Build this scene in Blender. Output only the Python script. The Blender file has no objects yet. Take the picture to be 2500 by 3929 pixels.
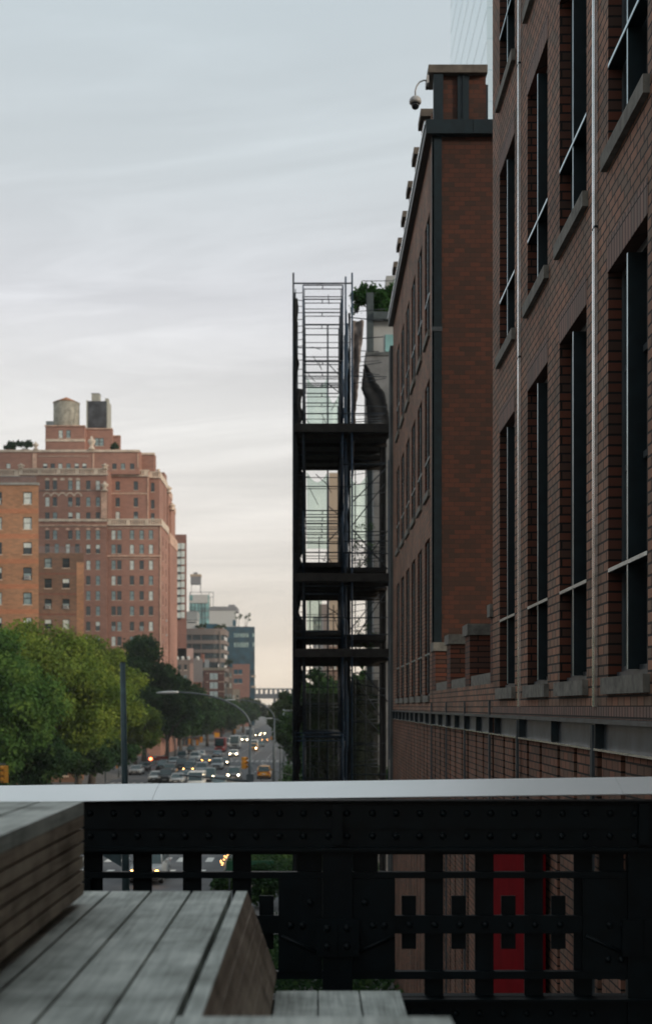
import bpy, math, random
import numpy as np
from mathutils import Vector, Matrix
C = bpy.context.scene.collection
R = math.radians
rnd = random.Random(7)
F = 4600.0; VX = 1207.0; VY = 2712.0; CH = 10.0   # photo focal length in its own pixels, vanishing point, eye height
def wx(px, d): return (px - VX) * d / F
def wz(py, d): return CH + (VY - py) * d / F

# ---------------- camera ----------------
cam = bpy.data.cameras.new('camera'); co = bpy.data.objects.new('camera', cam); C.objects.link(co)
co.location = (0, 0, CH); co.rotation_euler = (R(90), 0, 0)
cam.sensor_fit = 'VERTICAL'; cam.sensor_height = 36; cam.lens = F / 3929 * 36
cam.shift_x = 43 / 3929; cam.shift_y = 747.5 / 3929
cam.clip_start = 0.1; cam.clip_end = 8000
cam.dof.use_dof = True; cam.dof.focus_distance = 11.5; cam.dof.aperture_fstop = 2.05
bpy.context.scene.camera = co
# ---------------- sky ----------------
SUN_EL = 17.0; SUN_AZ = 118.0      # clockwise from straight ahead (+Y), over the right shoulder
w = bpy.data.worlds.new("World"); bpy.context.scene.world = w; w.use_nodes = True
nt = w.node_tree; N = nt.nodes; L = nt.links
bg = N['Background']; bg.inputs['Strength'].default_value = 0.1
sky = N.new('ShaderNodeTexSky'); sky.sky_type = 'NISHITA'; sky.sun_disc = False
sky.sun_elevation = R(SUN_EL); sky.sun_rotation = R(SUN_AZ)
tc = N.new('ShaderNodeTexCoord'); sep = N.new('ShaderNodeSeparateXYZ'); L.new(tc.outputs['Generated'], sep.inputs[0])
def wm(op, a, b=None, c=None):
    m = N.new('ShaderNodeMath'); m.operation = op
    for i, v in enumerate((a, b, c)):
        if v is None: continue
        if isinstance(v, (int, float)): m.inputs[i].default_value = v
        else: L.new(v, m.inputs[i])
    return m.outputs[0]
def ramp(tree, fac, stops, interp='LINEAR'):
    r = tree.nodes.new('ShaderNodeValToRGB'); r.color_ramp.interpolation = interp
    e = r.color_ramp.elements
    while len(e) < len(stops): e.new(0.5)
    for i, (p, c) in enumerate(stops): e[i].position = p; e[i].color = (*c, 1)
    tree.links.new(fac, r.inputs[0]); return r.outputs[0]
# overcast layer: bands of cloud seen flatter towards the horizon
zc = wm('MAXIMUM', sep.outputs[2], 0.0)
inv = wm('DIVIDE', 1.0, wm('ADD', zc, 0.12))
cmb = N.new('ShaderNodeCombineXYZ')
L.new(wm('MULTIPLY', sep.outputs[0], inv), cmb.inputs[0]); L.new(wm('MULTIPLY', sep.outputs[1], inv), cmb.inputs[1])
def cloud(scale, stretch, detail, seed):
    mp = N.new('ShaderNodeMapping'); L.new(cmb.outputs[0], mp.inputs[0])
    mp.inputs['Scale'].default_value = (stretch, 1.0, 1.0); mp.inputs['Location'].default_value = (seed, seed * .7, 0); mp.inputs['Rotation'].default_value = (0, 0, .13)
    n = N.new('ShaderNodeTexNoise'); n.inputs['Scale'].default_value = scale; n.inputs['Detail'].default_value = detail; n.inputs['Roughness'].default_value = .5
    L.new(mp.outputs[0], n.inputs['Vector']); return n.outputs[0]
c1 = cloud(1.25, .38, 5, 3.1); c2 = cloud(.55, .6, 3, 9.4)
base = ramp(nt, zc, [(0.0, (1.0, .85, .68)), (.05, (.96, .83, .70)), (.12, (.90, .83, .755)), (.22, (.93, .905, .87)), (.32, (.77, .775, .80)), (.41, (.66, .71, .735)), (.55, (.61, .70, .745)), (1.0, (.82, .90, .94))])
cl = wm('ADD', wm('MULTIPLY', wm('SUBTRACT', c1, .5), .85), wm('MULTIPLY', wm('SUBTRACT', c2, .5), .55))
# long thin streaks, slightly tilted
cs = N.new('ShaderNodeCombineXYZ'); L.new(wm('ADD', wm('MULTIPLY', sep.outputs[0], 1.5), 4.0), cs.inputs[0]); L.new(wm('MULTIPLY', wm('SUBTRACT', sep.outputs[2], wm('MULTIPLY', sep.outputs[0], .10)), 13.0), cs.inputs[1])
ns = N.new('ShaderNodeTexNoise'); ns.inputs['Scale'].default_value = 1.0; ns.inputs['Detail'].default_value = 6; ns.inputs['Roughness'].default_value = .55; ns.inputs['Distortion'].default_value = .5; L.new(cs.outputs[0], ns.inputs['Vector'])
edge = wm('MINIMUM', 1.0, wm('MAXIMUM', .25, wm('MULTIPLY', wm('SUBTRACT', .56, zc), 4.0)))
ns2 = N.new('ShaderNodeTexNoise'); ns2.inputs['Scale'].default_value = 1.55; ns2.inputs['Detail'].default_value = 7; ns2.inputs['Roughness'].default_value = .6; ns2.inputs['Distortion'].default_value = .9
mp2 = N.new('ShaderNodeMapping'); mp2.inputs['Location'].default_value = (7.3, 2.65, 0); L.new(cs.outputs[0], mp2.inputs[0]); L.new(mp2.outputs[0], ns2.inputs['Vector'])
strk = wm('MULTIPLY', wm('MULTIPLY', wm('MAXIMUM', 0.0, wm('SUBTRACT', ns2.outputs[0], .48)), 1.35), edge)
cl2 = wm('ADD', wm('ADD', strk, wm('MULTIPLY', cl, .12)), wm('MULTIPLY', wm('MULTIPLY', wm('SUBTRACT', ns.outputs[0], .53), .9), edge))
clm = wm('ADD', 1.0, wm('MULTIPLY', cl2, .62))
# dimming added to the sky behind the camera, keeps camera-facing walls dark
bk = wm('ADD', .78, wm('MULTIPLY', .22, wm('MINIMUM', 1.0, wm('MAXIMUM', 0.0, wm('ADD', .5, wm('MULTIPLY', sep.outputs[1], .9))))))
tot = wm('MULTIPLY', wm('MULTIPLY', clm, bk), 10.0)
vm = N.new('ShaderNodeVectorMath'); vm.operation = 'SCALE'; L.new(base, vm.inputs[0]); L.new(tot, vm.inputs['Scale'])
mx = N.new('ShaderNodeMixRGB'); mx.inputs[0].default_value = .9
L.new(sky.outputs[0], mx.inputs[1]); L.new(vm.outputs[0], mx.inputs[2]); L.new(mx.outputs[0], bg.inputs['Color'])
# ---------------- sun ----------------
sl = bpy.data.lights.new('sun', 'SUN'); so = bpy.data.objects.new('sun', sl); C.objects.link(so)
sl.energy = 2.15; sl.angle = R(8); sl.color = (1, .83, .66)
sd = Vector((math.sin(R(SUN_AZ)) * math.cos(R(SUN_EL)), math.cos(R(SUN_AZ)) * math.cos(R(SUN_EL)), math.sin(R(SUN_EL))))
so.rotation_euler = sd.to_track_quat('Z', 'Y').to_euler()
vs = bpy.context.scene.view_settings; vs.view_transform = 'Standard'; vs.look = 'None'; vs.exposure = 0; vs.gamma = 1
bpy.context.scene.cycles.max_bounces = 6

# ---------------- materials ----------------
M = {}
def newmat(name):
    m = bpy.data.materials.new(name); m.use_nodes = True; M[name] = m
    return m, m.node_tree, m.node_tree.nodes['Principled BSDF']
def plain(name, col, rough=.6, metal=0, spec=.5, var=.12, scale=3.0, bump=0, emit=None):
    m, t, b = newmat(name)
    b.inputs['Roughness'].default_value = rough; b.inputs['Metallic'].default_value = metal; b.inputs['Specular IOR Level'].default_value = spec
    if emit:
        b.inputs['Emission Color'].default_value = (*emit[0], 1); b.inputs['Emission Strength'].default_value = emit[1]
    tcn = t.nodes.new('ShaderNodeTexCoord'); n = t.nodes.new('ShaderNodeTexNoise'); n.inputs['Scale'].default_value = scale; n.inputs['Detail'].default_value = 5
    t.links.new(tcn.outputs['Object'], n.inputs['Vector'])
    lo = tuple(max(0, c * (1 - var * 1.6)) for c in col); hi = tuple(min(1, c * (1 + var * 1.6)) for c in col)
    t.links.new(ramp(t, n.outputs[0], [(.3, lo), (.7, hi)]), b.inputs['Base Color'])
    if bump:
        bp = t.nodes.new('ShaderNodeBump'); bp.inputs['Strength'].default_value = bump; bp.inputs['Distance'].default_value = .01
        t.links.new(n.outputs[0], bp.inputs['Height']); t.links.new(bp.outputs[0], b.inputs['Normal'])
    return m
def brick(name, c1, c2, mortar, row=.1, width=.22, ms=.009, rough=.62, spec=.5, bump=.7, offset=.5, patch=.2, pscale=.35):
    m, t, b = newmat(name); nd, ln = t.nodes, t.links
    tcn = nd.new('ShaderNodeTexCoord'); s = nd.new('ShaderNodeSeparateXYZ'); ln.new(tcn.outputs['Object'], s.inputs[0])
    ad = nd.new('ShaderNodeMath'); ad.operation = 'ADD'; ln.new(s.outputs[0], ad.inputs[0]); ln.new(s.outputs[1], ad.inputs[1])
    cb = nd.new('ShaderNodeCombineXYZ'); ln.new(ad.outputs[0], cb.inputs[0]); ln.new(s.outputs[2], cb.inputs[1])
    bt = nd.new('ShaderNodeTexBrick'); ln.new(cb.outputs[0], bt.inputs['Vector']); bt.offset = offset
    bt.inputs['Scale'].default_value = 1; bt.inputs['Brick Width'].default_value = width; bt.inputs['Row Height'].default_value = row
    bt.inputs['Mortar Size'].default_value = ms; bt.inputs['Mortar Smooth'].default_value = .15; bt.inputs['Bias'].default_value = -.15
    bt.inputs['Color1'].default_value = (*c1, 1); bt.inputs['Color2'].default_value = (*c2, 1); bt.inputs['Mortar'].default_value = (*mortar, 1)
    n = nd.new('ShaderNodeTexNoise'); n.inputs['Scale'].default_value = pscale; n.inputs['Detail'].default_value = 6; ln.new(tcn.outputs['Object'], n.inputs['Vector'])
    rr = ramp(t, n.outputs[0], [(.3, (1 - patch,) * 3), (.7, (1 + patch,) * 3)])
    mu = nd.new('ShaderNodeMixRGB'); mu.blend_type = 'MULTIPLY'; mu.inputs[0].default_value = 1; ln.new(bt.outputs[0], mu.inputs[1]); ln.new(rr, mu.inputs[2])
    ln.new(mu.outputs[0], b.inputs['Base Color']); b.inputs['Roughness'].default_value = rough; b.inputs['Specular IOR Level'].default_value = spec
    if bump:
        bp = nd.new('ShaderNodeBump'); bp.invert = True; bp.inputs['Strength'].default_value = bump; bp.inputs['Distance'].default_value = .012
        ln.new(bt.outputs['Fac'], bp.inputs['Height']); ln.new(bp.outputs[0], b.inputs['Normal'])
    return m
def wood(name, a, b_, c_, grain_axis=1, rough=.75):
    m, t, b = newmat(name); nd, ln = t.nodes, t.links
    tcn = nd.new('ShaderNodeTexCoord'); mp = nd.new('ShaderNodeMapping'); ln.new(tcn.outputs['Object'], mp.inputs[0])
    sc = [30, 30, 30]; sc[grain_axis] = 1.6; mp.inputs['Scale'].default_value = sc
    n = nd.new('ShaderNodeTexNoise'); n.inputs['Scale'].default_value = 1.6; n.inputs['Detail'].default_value = 8; n.inputs['Distortion'].default_value = .6; ln.new(mp.outputs[0], n.inputs['Vector'])
    n2 = nd.new('ShaderNodeTexNoise'); n2.inputs['Scale'].default_value = 4.5; n2.inputs['Detail'].default_value = 4; ln.new(tcn.outputs['Object'], n2.inputs['Vector'])
    ad = nd.new('ShaderNodeMixRGB'); ad.inputs[0].default_value = .62; ln.new(n.outputs[0], ad.inputs[1]); ln.new(n2.outputs[0], ad.inputs[2])
    ln.new(ramp(t, ad.outputs[0], [(.36, a), (.5, b_), (.63, c_)]), b.inputs['Base Color']); b.inputs['Roughness'].default_value = rough
    b.inputs['Specular IOR Level'].default_value = .35
    bp = nd.new('ShaderNodeBump'); bp.inputs['Strength'].default_value = .25; bp.inputs['Distance'].default_value = .004; ln.new(n.outputs[0], bp.inputs['Height']); ln.new(bp.outputs[0], b.inputs['Normal'])
def leaf(name, a, b_, c_, scale=.35):
    m, t, b = newmat(name); nd, ln = t.nodes, t.links
    tcn = nd.new('ShaderNodeTexCoord'); n = nd.new('ShaderNodeTexNoise'); n.inputs['Scale'].default_value = scale; n.inputs['Detail'].default_value = 9; n.inputs['Roughness'].default_value = .7
    ln.new(tcn.outputs['Object'], n.inputs['Vector'])
    col = ramp(t, n.outputs[0], [(.34, a), (.5, b_), (.64, c_)]); ln.new(col, b.inputs['Base Color'])
    b.inputs['Roughness'].default_value = .8; b.inputs['Specular IOR Level'].default_value = .1
    tr = nd.new('ShaderNodeBsdfTranslucent'); ln.new(col, tr.inputs[0]); ms = nd.new('ShaderNodeMixShader'); ms.inputs[0].default_value = .35
    ln.new(b.outputs[0], ms.inputs[1]); ln.new(tr.outputs[0], ms.inputs[2]); ln.new(ms.outputs[0], nd['Material Output'].inputs[0])

brick('brick_facade', (.34, .178, .118), (.185, .143, .108), (.04, .034, .03), rough=.75, spec=.3, ms=.0115, bump=1, patch=.3, pscale=1.1)
brick('brick_facade_shaded', (.25, .125, .085), (.145, .105, .08), (.03, .026, .023), rough=.8, spec=.25, ms=.0105, bump=1, patch=.3, pscale=1.1)  # facade brick again, with the shade low on the wall put in its colour
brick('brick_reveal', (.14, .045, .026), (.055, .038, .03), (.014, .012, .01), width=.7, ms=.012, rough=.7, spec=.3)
brick('brick_soldier', (.28, .18, .15), (.19, .15, .13), (.03, .025, .022), row=.3, width=.1, ms=.01, offset=0, rough=.75, spec=.3)
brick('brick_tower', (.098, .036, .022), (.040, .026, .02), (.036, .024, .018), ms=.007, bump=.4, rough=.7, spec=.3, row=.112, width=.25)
brick('brick_terrace', (.38, .205, .155), (.30, .16, .125), (.33, .23, .19), row=.3, width=.9, bump=0, patch=.22, pscale=.06, rough=.85, spec=.2)
brick('brick_orange', (.45, .235, .135), (.31, .18, .11), (.33, .24, .17), row=.2, width=.5, bump=0, patch=.25, pscale=.12, rough=.85, spec=.2)
brick('brick_orange_band', (.52, .23, .13), (.44, .19, .11), (.28, .17, .1), row=.2, width=.5, bump=0, patch=.15, pscale=.12, rough=.85, spec=.2)
brick('brick_brown', (.24, .145, .10), (.16, .11, .085), (.2, .15, .12), row=.2, width=.5, bump=0, patch=.3, pscale=.15, rough=.85, spec=.2)
brick('brick_red', (.24, .10, .075), (.19, .08, .06), (.3, .2, .16), row=.2, width=.5, bump=0, patch=.2, pscale=.2, rough=.85, spec=.2)
brick('brick_far', (.28, .14, .11), (.22, .11, .085), (.3, .2, .16), row=.3, width=.9, bump=0, patch=.12, pscale=.1, rough=.85, spec=.2)
plain('limestone', (.66, .55, .44), .85, var=.15, scale=1)
plain('terracotta_trim', (.60, .40, .30), .85, var=.2, scale=1)
plain('stone_sill', (.17, .17, .15), .8, var=.22, scale=9, bump=.3)
plain('stone_coping', (.125, .108, .09), .85, var=.2, scale=5, bump=.2)
plain('steel_dark', (.006, .016, .021), .42, spec=.4, var=.2, scale=6)
plain('steel_beam', (.06, .075, .085), .42, spec=.5, var=.22, scale=5, bump=.15)
plain('fin_edge', (.42, .52, .55), .33, metal=1, var=.12, scale=5)
plain('steel_edge', (.84, .90, .89), .27, metal=1, var=.12, scale=5)
plain('girder_paint', (.0035, .0085, .011), .5, spec=.28, var=.25, scale=7, bump=.1)
plain('rail_metal', (.94, .97, .96), .4, metal=.45, var=.03, scale=2)
plain('glass_dark', (.022, .028, .03), .22, spec=.5, var=.15, scale=2)
plain('sash', (.07, .09, .10), .5, var=.15)
plain('glass_line', (.66, .75, .78), .5, var=.05)
plain('darkening_sheer', (.003, .006, .005), .9, var=.2)
plain('net_pale', (.50, .58, .54), .9, var=.1)
plain('screen_dark', (.13, .14, .14), .5, spec=.3, var=.15, scale=30)
plain('glass_far', (.035, .055, .065), .12, spec=.7, var=.3, scale=.8)
plain('blind_pale', (.70, .76, .72), .6, var=.12, scale=2)
plain('blind_grey', (.27, .36, .37), .5, var=.2, scale=2)
plain('window_frame_dark', (.05, .06, .06), .5)
plain('window_frame_pale', (.42, .43, .41), .6)
plain('red_panel', (.17, .002, .006), .95, spec=.05, var=.08)
plain('concrete', (.30, .30, .28), .9, var=.15, scale=2, bump=.2)
plain('concrete_dark', (.10, .11, .11), .9, var=.2, scale=1.5)
plain('stucco_grey', (.19, .20, .205), .9, var=.2, scale=1.5)
plain('panel_white', (.36, .38, .38), .8, var=.08, scale=1)
plain('panel_column', (.05, .07, .075), .6, var=.15)
plain('scaffold_tube', (.01, .018, .028), .5, metal=.3, var=.4, scale=3)
plain('scaffold_blue', (.007, .030, .062), .5, var=.3, scale=3)
plain('plank', (.025, .022, .019), .9, var=.3, scale=3)
plain('net_dark', (.008, .010, .012), .95, var=.4, scale=4)
plain('net_tan', (.17, .15, .14), .95, var=.3, scale=4)
plain('asphalt', (.085, .09, .095), .85, var=.18, scale=.6)
plain('paint_white', (.62, .62, .58), .7, var=.12, scale=3)
plain('pavement', (.13, .13, .125), .9, var=.15, scale=1)
plain('earth', (.06, .065, .05), 1, var=.3, scale=.05)
plain('bark', (.10, .085, .07), .95, var=.3, scale=4)
plain('lamp_pole', (.085, .105, .115), .5, metal=.2, var=.15)
plain('lamp_head', (.36, .39, .40), .4, metal=.2, var=.08)
plain('pole_green', (.045, .085, .095), .5, metal=.1, var=.15)
plain('signal_yellow', (.62, .26, .015), .5, var=.08)
plain('black_plastic', (.01, .011, .012), .4)
plain('camera_shell', (.42, .42, .41), .45, var=.05)
plain('camera_dome', (.01, .012, .015), .08)
plain('tank_wood', (.36, .34, .28), .85, var=.25, scale=1.2)
plain('tank_roof', (.42, .20, .11), .8, var=.15)
plain('tank_dark', (.06, .065, .075), .85, var=.45, scale=.5)
plain('tank_frame', (.38, .38, .33), .8)
plain('cladding_tan', (.42, .33, .24), .8, var=.1)
plain('cladding_grey', (.22, .22, .23), .8, var=.15)
plain('cladding_pink', (.48, .33, .29), .8, var=.08)
plain('cladding_brown', (.20, .16, .14), .8, var=.12)
plain('cladding_white', (.52, .52, .50), .8, var=.06)
plain('roof_grey', (.30, .32, .32), .8)
plain('glass_teal', (.20, .40, .40), .2, spec=.6, var=.35, scale=.4)
plain('glass_blue', (.012, .075, .115), .2, spec=.5, var=.3, scale=.3)
plain('glass_lit', (.45, .6, .55), .4, var=.2, scale=1)
plain('bridge_steel', (.12, .14, .16), .7)
plain('tire', (.015, .015, .015), .8)
plain('hub', (.3, .3, .3), .4, metal=.6)
plain('car_glass', (.02, .05, .055), .1, spec=.7)
plain('grille', (.02, .02, .022), .4)
for n_, c_ in dict(white=(.62, .63, .60), silver=(.33, .36, .37), grey=(.11, .125, .135), black=(.018, .021, .024), teal=(.045, .09, .10), yellow=(.62, .27, .02), red=(.34, .02, .02), brown=(.11, .075, .06), blue=(.04, .07, .11)).items():
    plain('car_' + n_, c_, .3, spec=.6, var=.04)
plain('light_white', (.9, .85, .7), .3, emit=((1, .78, .46), 42), var=0)
plain('light_off', (.5, .5, .48), .2, var=0)
plain('light_amber', (.9, .3, .05), .3, emit=((1, .42, .10), 22), var=0)
plain('light_work', (.9, .4, .1), .3, emit=((1, .45, .14), 5), var=0)
plain('light_red', (.7, .02, .01), .3, emit=((1, .14, .05), 16), var=0)
plain('tail_red', (.35, .01, .01), .3, var=0)
plain('lens_dark', (.03, .03, .03), .2, var=0)
plain('sign_green', (.02, .13, .06), .6, var=.05)
plain('awning_red', (.18, .03, .025), .8, var=.1)
plain('pot', (.25, .12, .07), .8)
wood('wood_top', (.25, .265, .24), (.45, .485, .45), (.66, .69, .64))
wood('wood_side', (.20, .16, .12), (.40, .32, .25), (.56, .48, .38))
leaf('leaf_lime', (.07, .13, .028), (.15, .22, .04), (.28, .34, .055), .4)
leaf('leaf_mid', (.04, .10, .028), (.08, .165, .04), (.16, .25, .05), .5)
leaf('leaf_dark', (.016, .045, .020), (.032, .075, .028), (.07, .125, .036), .5)
leaf('leaf_far', (.035, .065, .03), (.06, .095, .035), (.10, .13, .04))
leaf('leaf_shrub', (.015, .05, .012), (.035, .10, .025), (.07, .17, .04), 1.5)

# curtain wall of the tall glass tower: pale panes in a grid of fine joint lines
m, t, b = newmat('tower_glass'); nd, ln = t.nodes, t.links
tcn = nd.new('ShaderNodeTexCoord'); s = nd.new('ShaderNodeSeparateXYZ'); ln.new(tcn.outputs['Object'], s.inputs[0])
ad = nd.new('ShaderNodeMath'); ad.operation = 'ADD'; ln.new(s.outputs[0], ad.inputs[0]); ln.new(s.outputs[1], ad.inputs[1])
cb = nd.new('ShaderNodeCombineXYZ'); ln.new(ad.outputs[0], cb.inputs[0]); ln.new(s.outputs[2], cb.inputs[1])
bt = nd.new('ShaderNodeTexBrick'); bt.offset = 0; ln.new(cb.outputs[0], bt.inputs['Vector']); bt.inputs['Scale'].default_value = 1
bt.inputs['Brick Width'].default_value = 1.5; bt.inputs['Row Height'].default_value = 3.9; bt.inputs['Mortar Size'].default_value = .05
bt.inputs['Color1'].default_value = (.80, .90, .92, 1); bt.inputs['Color2'].default_value = (.88, .95, .96, 1); bt.inputs['Mortar'].default_value = (.62, .74, .78, 1)
ln.new(bt.outputs[0], b.inputs['Base Color']); b.inputs['Roughness'].default_value = .12; b.inputs['Metallic'].default_value = .75

# ---------------- mesh helpers ----------------
ORG = {}
def tag(o, label=None, cat=None, group=None, kind=None):
    if label: o['label'] = label
    if cat: o['category'] = cat
    if group: o['group'] = group
    if kind: o['kind'] = kind
    return o
def thing(name, loc, label, cat, group=None):
    o = bpy.data.objects.new(name, None); C.objects.link(o); o.location = loc; o.empty_display_size = .3
    ORG[o.name] = Vector(loc); tag(o, label, cat, group); return o
class MB:
    def __init__(s): s.v = []; s.f = []; s.m = []; s.mats = []; s.sm = []
    def mi(s, mat):
        if mat not in s.mats: s.mats.append(mat)
        return s.mats.index(mat)
    def face(s, pts, mat, smooth=False):
        n = len(s.v); s.v += [tuple(p) for p in pts]; s.f.append(tuple(range(n, n + len(pts)))); s.m.append(s.mi(mat)); s.sm.append(smooth)
    def box(s, x0, x1, y0, y1, z0, z1, mat, T=None):
        if x0 > x1: x0, x1 = x1, x0
        if y0 > y1: y0, y1 = y1, y0
        if z0 > z1: z0, z1 = z1, z0
        n = len(s.v); P = [(x, y, z) for z in (z0, z1) for x, y in ((x0, y0), (x1, y0), (x1, y1), (x0, y1))]
        if T: P = [tuple(T @ Vector(p)) for p in P]
        s.v += P; k = s.mi(mat)
        for q in ((0, 3, 2, 1), (4, 5, 6, 7), (0, 1, 5, 4), (1, 2, 6, 5), (2, 3, 7, 6), (3, 0, 4, 7)):
            s.f.append(tuple(n + i for i in q)); s.m.append(k); s.sm.append(False)
    def loft(s, rings, mat, caps=True, smooth=True):
        n = len(s.v); k = s.mi(mat); r = len(rings[0])
        for ring in rings: s.v += [tuple(p) for p in ring]
        for i in range(len(rings) - 1):
            for j in range(r):
                a = n + i * r + j; b_ = n + i * r + (j + 1) % r
                s.f.append((a, b_, b_ + r, a + r)); s.m.append(k); s.sm.append(smooth)
        if caps:
            s.f.append(tuple(n + j for j in reversed(range(r)))); s.m.append(k); s.sm.append(False)
            s.f.append(tuple(n + (len(rings) - 1) * r + j for j in range(r))); s.m.append(k); s.sm.append(False)
    def tube(s, pts, rad, mat, n=8, caps=True):
        pts = [Vector(p) for p in pts]; rr = rad if isinstance(rad, (list, tuple)) else [rad] * len(pts); rings = []
        up = None
        for i, p in enumerate(pts):
            d = (pts[min(i + 1, len(pts) - 1)] - pts[max(i - 1, 0)]).normalized()
            if up is None: up = Vector((0, 0, 1)) if abs(d.z) < .9 else Vector((0, 1, 0))
            a = d.cross(up).normalized(); bb = d.cross(a).normalized(); up = -bb if (-bb).dot(up) > 0 else bb
            a = d.cross(up).normalized(); bb = a.cross(d).normalized()
            rings.append([p + (a * math.cos(q) + bb * math.sin(q)) * rr[i] for q in [2 * math.pi * j / n for j in range(n)]])
        s.loft(rings, mat, caps)
    def cyl(s, x, y, z0, z1, r, mat, n=16, r2=None): s.tube([(x, y, z0), (x, y, z1)], [r, r if r2 is None else r2], mat, n)
    def lathe(s, x, y, prof, mat, n=14):
        s.loft([[(x + r * math.cos(2 * math.pi * j / n), y + r * math.sin(2 * math.pi * j / n), z) for j in range(n)] for r, z in prof], mat)
    def build(s, name, parent=None, label=None, kind=None, at=None):
        me = bpy.data.meshes.new(name); org = ORG.get(parent.name, Vector((0, 0, 0))) if parent else Vector(at or (0, 0, 0))
        me.from_pydata([tuple(Vector(v) - org) for v in s.v], [], s.f)
        for q in s.mats: me.materials.append(M[q])
        me.polygons.foreach_set('material_index', s.m); me.polygons.foreach_set('use_smooth', s.sm); me.update()
        o = bpy.data.objects.new(name, me); C.objects.link(o)
        if parent: o.parent = parent; ORG[o.name] = org
        else: o.location = org; ORG[o.name] = org
        tag(o, label, None, None, kind); return o
def inst(me, name, parent, pos, rotz=0, kind=None):
    o = bpy.data.objects.new(name, me); C.objects.link(o); o.parent = parent
    org = ORG[parent.name]; o.location = Vector(pos) - org; o.rotation_euler = (0, 0, rotz); ORG[o.name] = Vector(pos); return o
def copy_tree(o, parent=None):
    c = o.copy(); C.objects.link(c)
    if parent: c.parent = parent
    for ch in list(o.children): copy_tree(ch, c)
    return c
# a wall plane with real openings. axis 'x': plane x=c, u runs along y; axis 'y': plane y=c, u runs along x. dep = how far the reveals run in.
def facade(mb, axis, c, u0, u1, z0, z1, holes, dep, mat, rmat=None, far=False):
    rmat = rmat or mat
    us = sorted({u0, u1, *[h[0] for h in holes if u0 < h[0] < u1], *[h[1] for h in holes if u0 < h[1] < u1]})
    zs = sorted({z0, z1, *[h[2] for h in holes if z0 < h[2] < z1], *[h[3] for h in holes if z0 < h[3] < z1]})
    P = (lambda u, z, d=0: (c + d, u, z)) if axis == 'x' else (lambda u, z, d=0: (u, c + d, z))
    hol = lambda u, z: any(h[0] < u < h[1] and h[2] < z < h[3] for h in holes)
    for j in range(len(zs) - 1):
        run = None
        for i in range(len(us) - 1):
            f = not hol((us[i] + us[i + 1]) / 2, (zs[j] + zs[j + 1]) / 2)
            if f and run is None: run = us[i]
            if run is not None and (not f or i == len(us) - 2):
                e = us[i + 1] if f else us[i]
                mb.face([P(run, zs[j]), P(e, zs[j]), P(e, zs[j + 1]), P(run, zs[j + 1])], mat); run = None
    for a, b_, p, q in holes:
        for e in ([P(a, p), P(a, p, dep), P(a, q, dep), P(a, q)], [P(b_, p), P(b_, q), P(b_, q, dep), P(b_, p, dep)],
                  [P(a, p), P(b_, p), P(b_, p, dep), P(a, p, dep)], [P(a, q), P(a, q, dep), P(b_, q, dep), P(b_, q)]):
            mb.face(e, rmat)
        mb.face([P(a, p, dep), P(b_, p, dep), P(b_, q, dep), P(a, q, dep)], rmat)

# ---------------- the ground ----------------
def struct(name, mb, parent=None): return mb.build(name, parent, kind='structure')
g = MB(); g.box(-700, 700, -300, 1600, -.6, -.02, 'earth'); struct('ground', g)
g = MB(); g.box(-27.5, -5, -60, 1500, -.018, 0.0, 'asphalt'); struct('road', g)
g = MB(); g.box(-130, -27.5, 52, 66, -.018, 0.0, 'asphalt'); g.box(-5, 60, 52, 66, -.018, 0.0, 'asphalt'); struct('side_street', g)
g = MB()
for (a, b_, c_, d_) in ((-90, -27.5, 66, 1500), (-90, -27.5, -60, 52), (-5, 40, 66, 1500), (-5, 40, -60, 52)): g.box(a, b_, c_, d_, -.01, .13, 'pavement')
struct('pavement', g)
g = MB()
for y0 in (77.3, 71.3):
    for k in range(22): g.box(-26.6 + k * .93, -26.15 + k * .93, y0, y0 + 2.2, .004, .008, 'paint_white')
for y0 in (152, 156, 218, 222):
    for k in range(22): g.box(-26.6 + k * .93, -26.15 + k * .93, y0, y0 + 1.6, .004, .008, 'paint_white')
for X in (-22.8, -19.4, -16, -12.6, -9.2):
    y = 84
    while y < 430: g.box(X - .07, X + .07, y, y + 3, .004, .008, 'paint_white'); y += 9
struct('road_markings', g)
g = MB(); g.box(-40, 2.68, -10, 6.8, 7.75, 7.95, 'concrete_dark'); g.box(-40, 2.68, 6.3, 6.7, 6.6, 7.74, 'girder_paint'); struct('elevated_deck', g)

# ================= RIGHT: near brick building =================
FX = 2.8
near = thing('brick_building', (FX + 3, -5, 0), 'dark red brick loft building filling the right edge, with tall black steel windows', 'building')
T2 = thing('brick_building', (FX + 3, 36, 0), 'brick block with stone capped parapet piers and teal steel corner, beyond the low terrace wall', 'building')
ROWS = [(CH + .28, CH + 4.15, CH + 1.28), (CH + 5.3, CH + 8.05, CH + 6.1), (CH + 9.2, CH + 12.1, CH + 10.1), (CH + 13.1, CH + 15.9, CH + 14)]
cen = [17.5, 15.12, 13.05, 10.78, 8.5, 6.25, 4.0, 1.75, -.5, -2.75]
hw = .68
holes = [(c - hw, c + hw, a, b_) for c in cen for a, b_, _ in ROWS]
mb = MB()
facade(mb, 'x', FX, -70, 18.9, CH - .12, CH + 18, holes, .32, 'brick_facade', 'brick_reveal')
mb.face([(FX, 18.9, 0), (FX + 12, 18.9, 0), (FX + 12, 18.9, CH + 18), (FX, 18.9, CH + 18)], 'brick_tower')
mb.face([(FX, -70, 0), (FX + 12, -70, 0), (FX + 12, -70, CH + 18), (FX, -70, CH + 18)], 'brick_tower')
mb.face([(FX, -70, CH + 18), (FX + 12, -70, CH + 18), (FX + 12, 18.9, CH + 18), (FX, 18.9, CH + 18)], 'concrete_dark')
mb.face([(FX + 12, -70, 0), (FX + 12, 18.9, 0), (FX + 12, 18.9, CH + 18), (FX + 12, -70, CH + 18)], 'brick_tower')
mb.build('wall', near)
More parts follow.
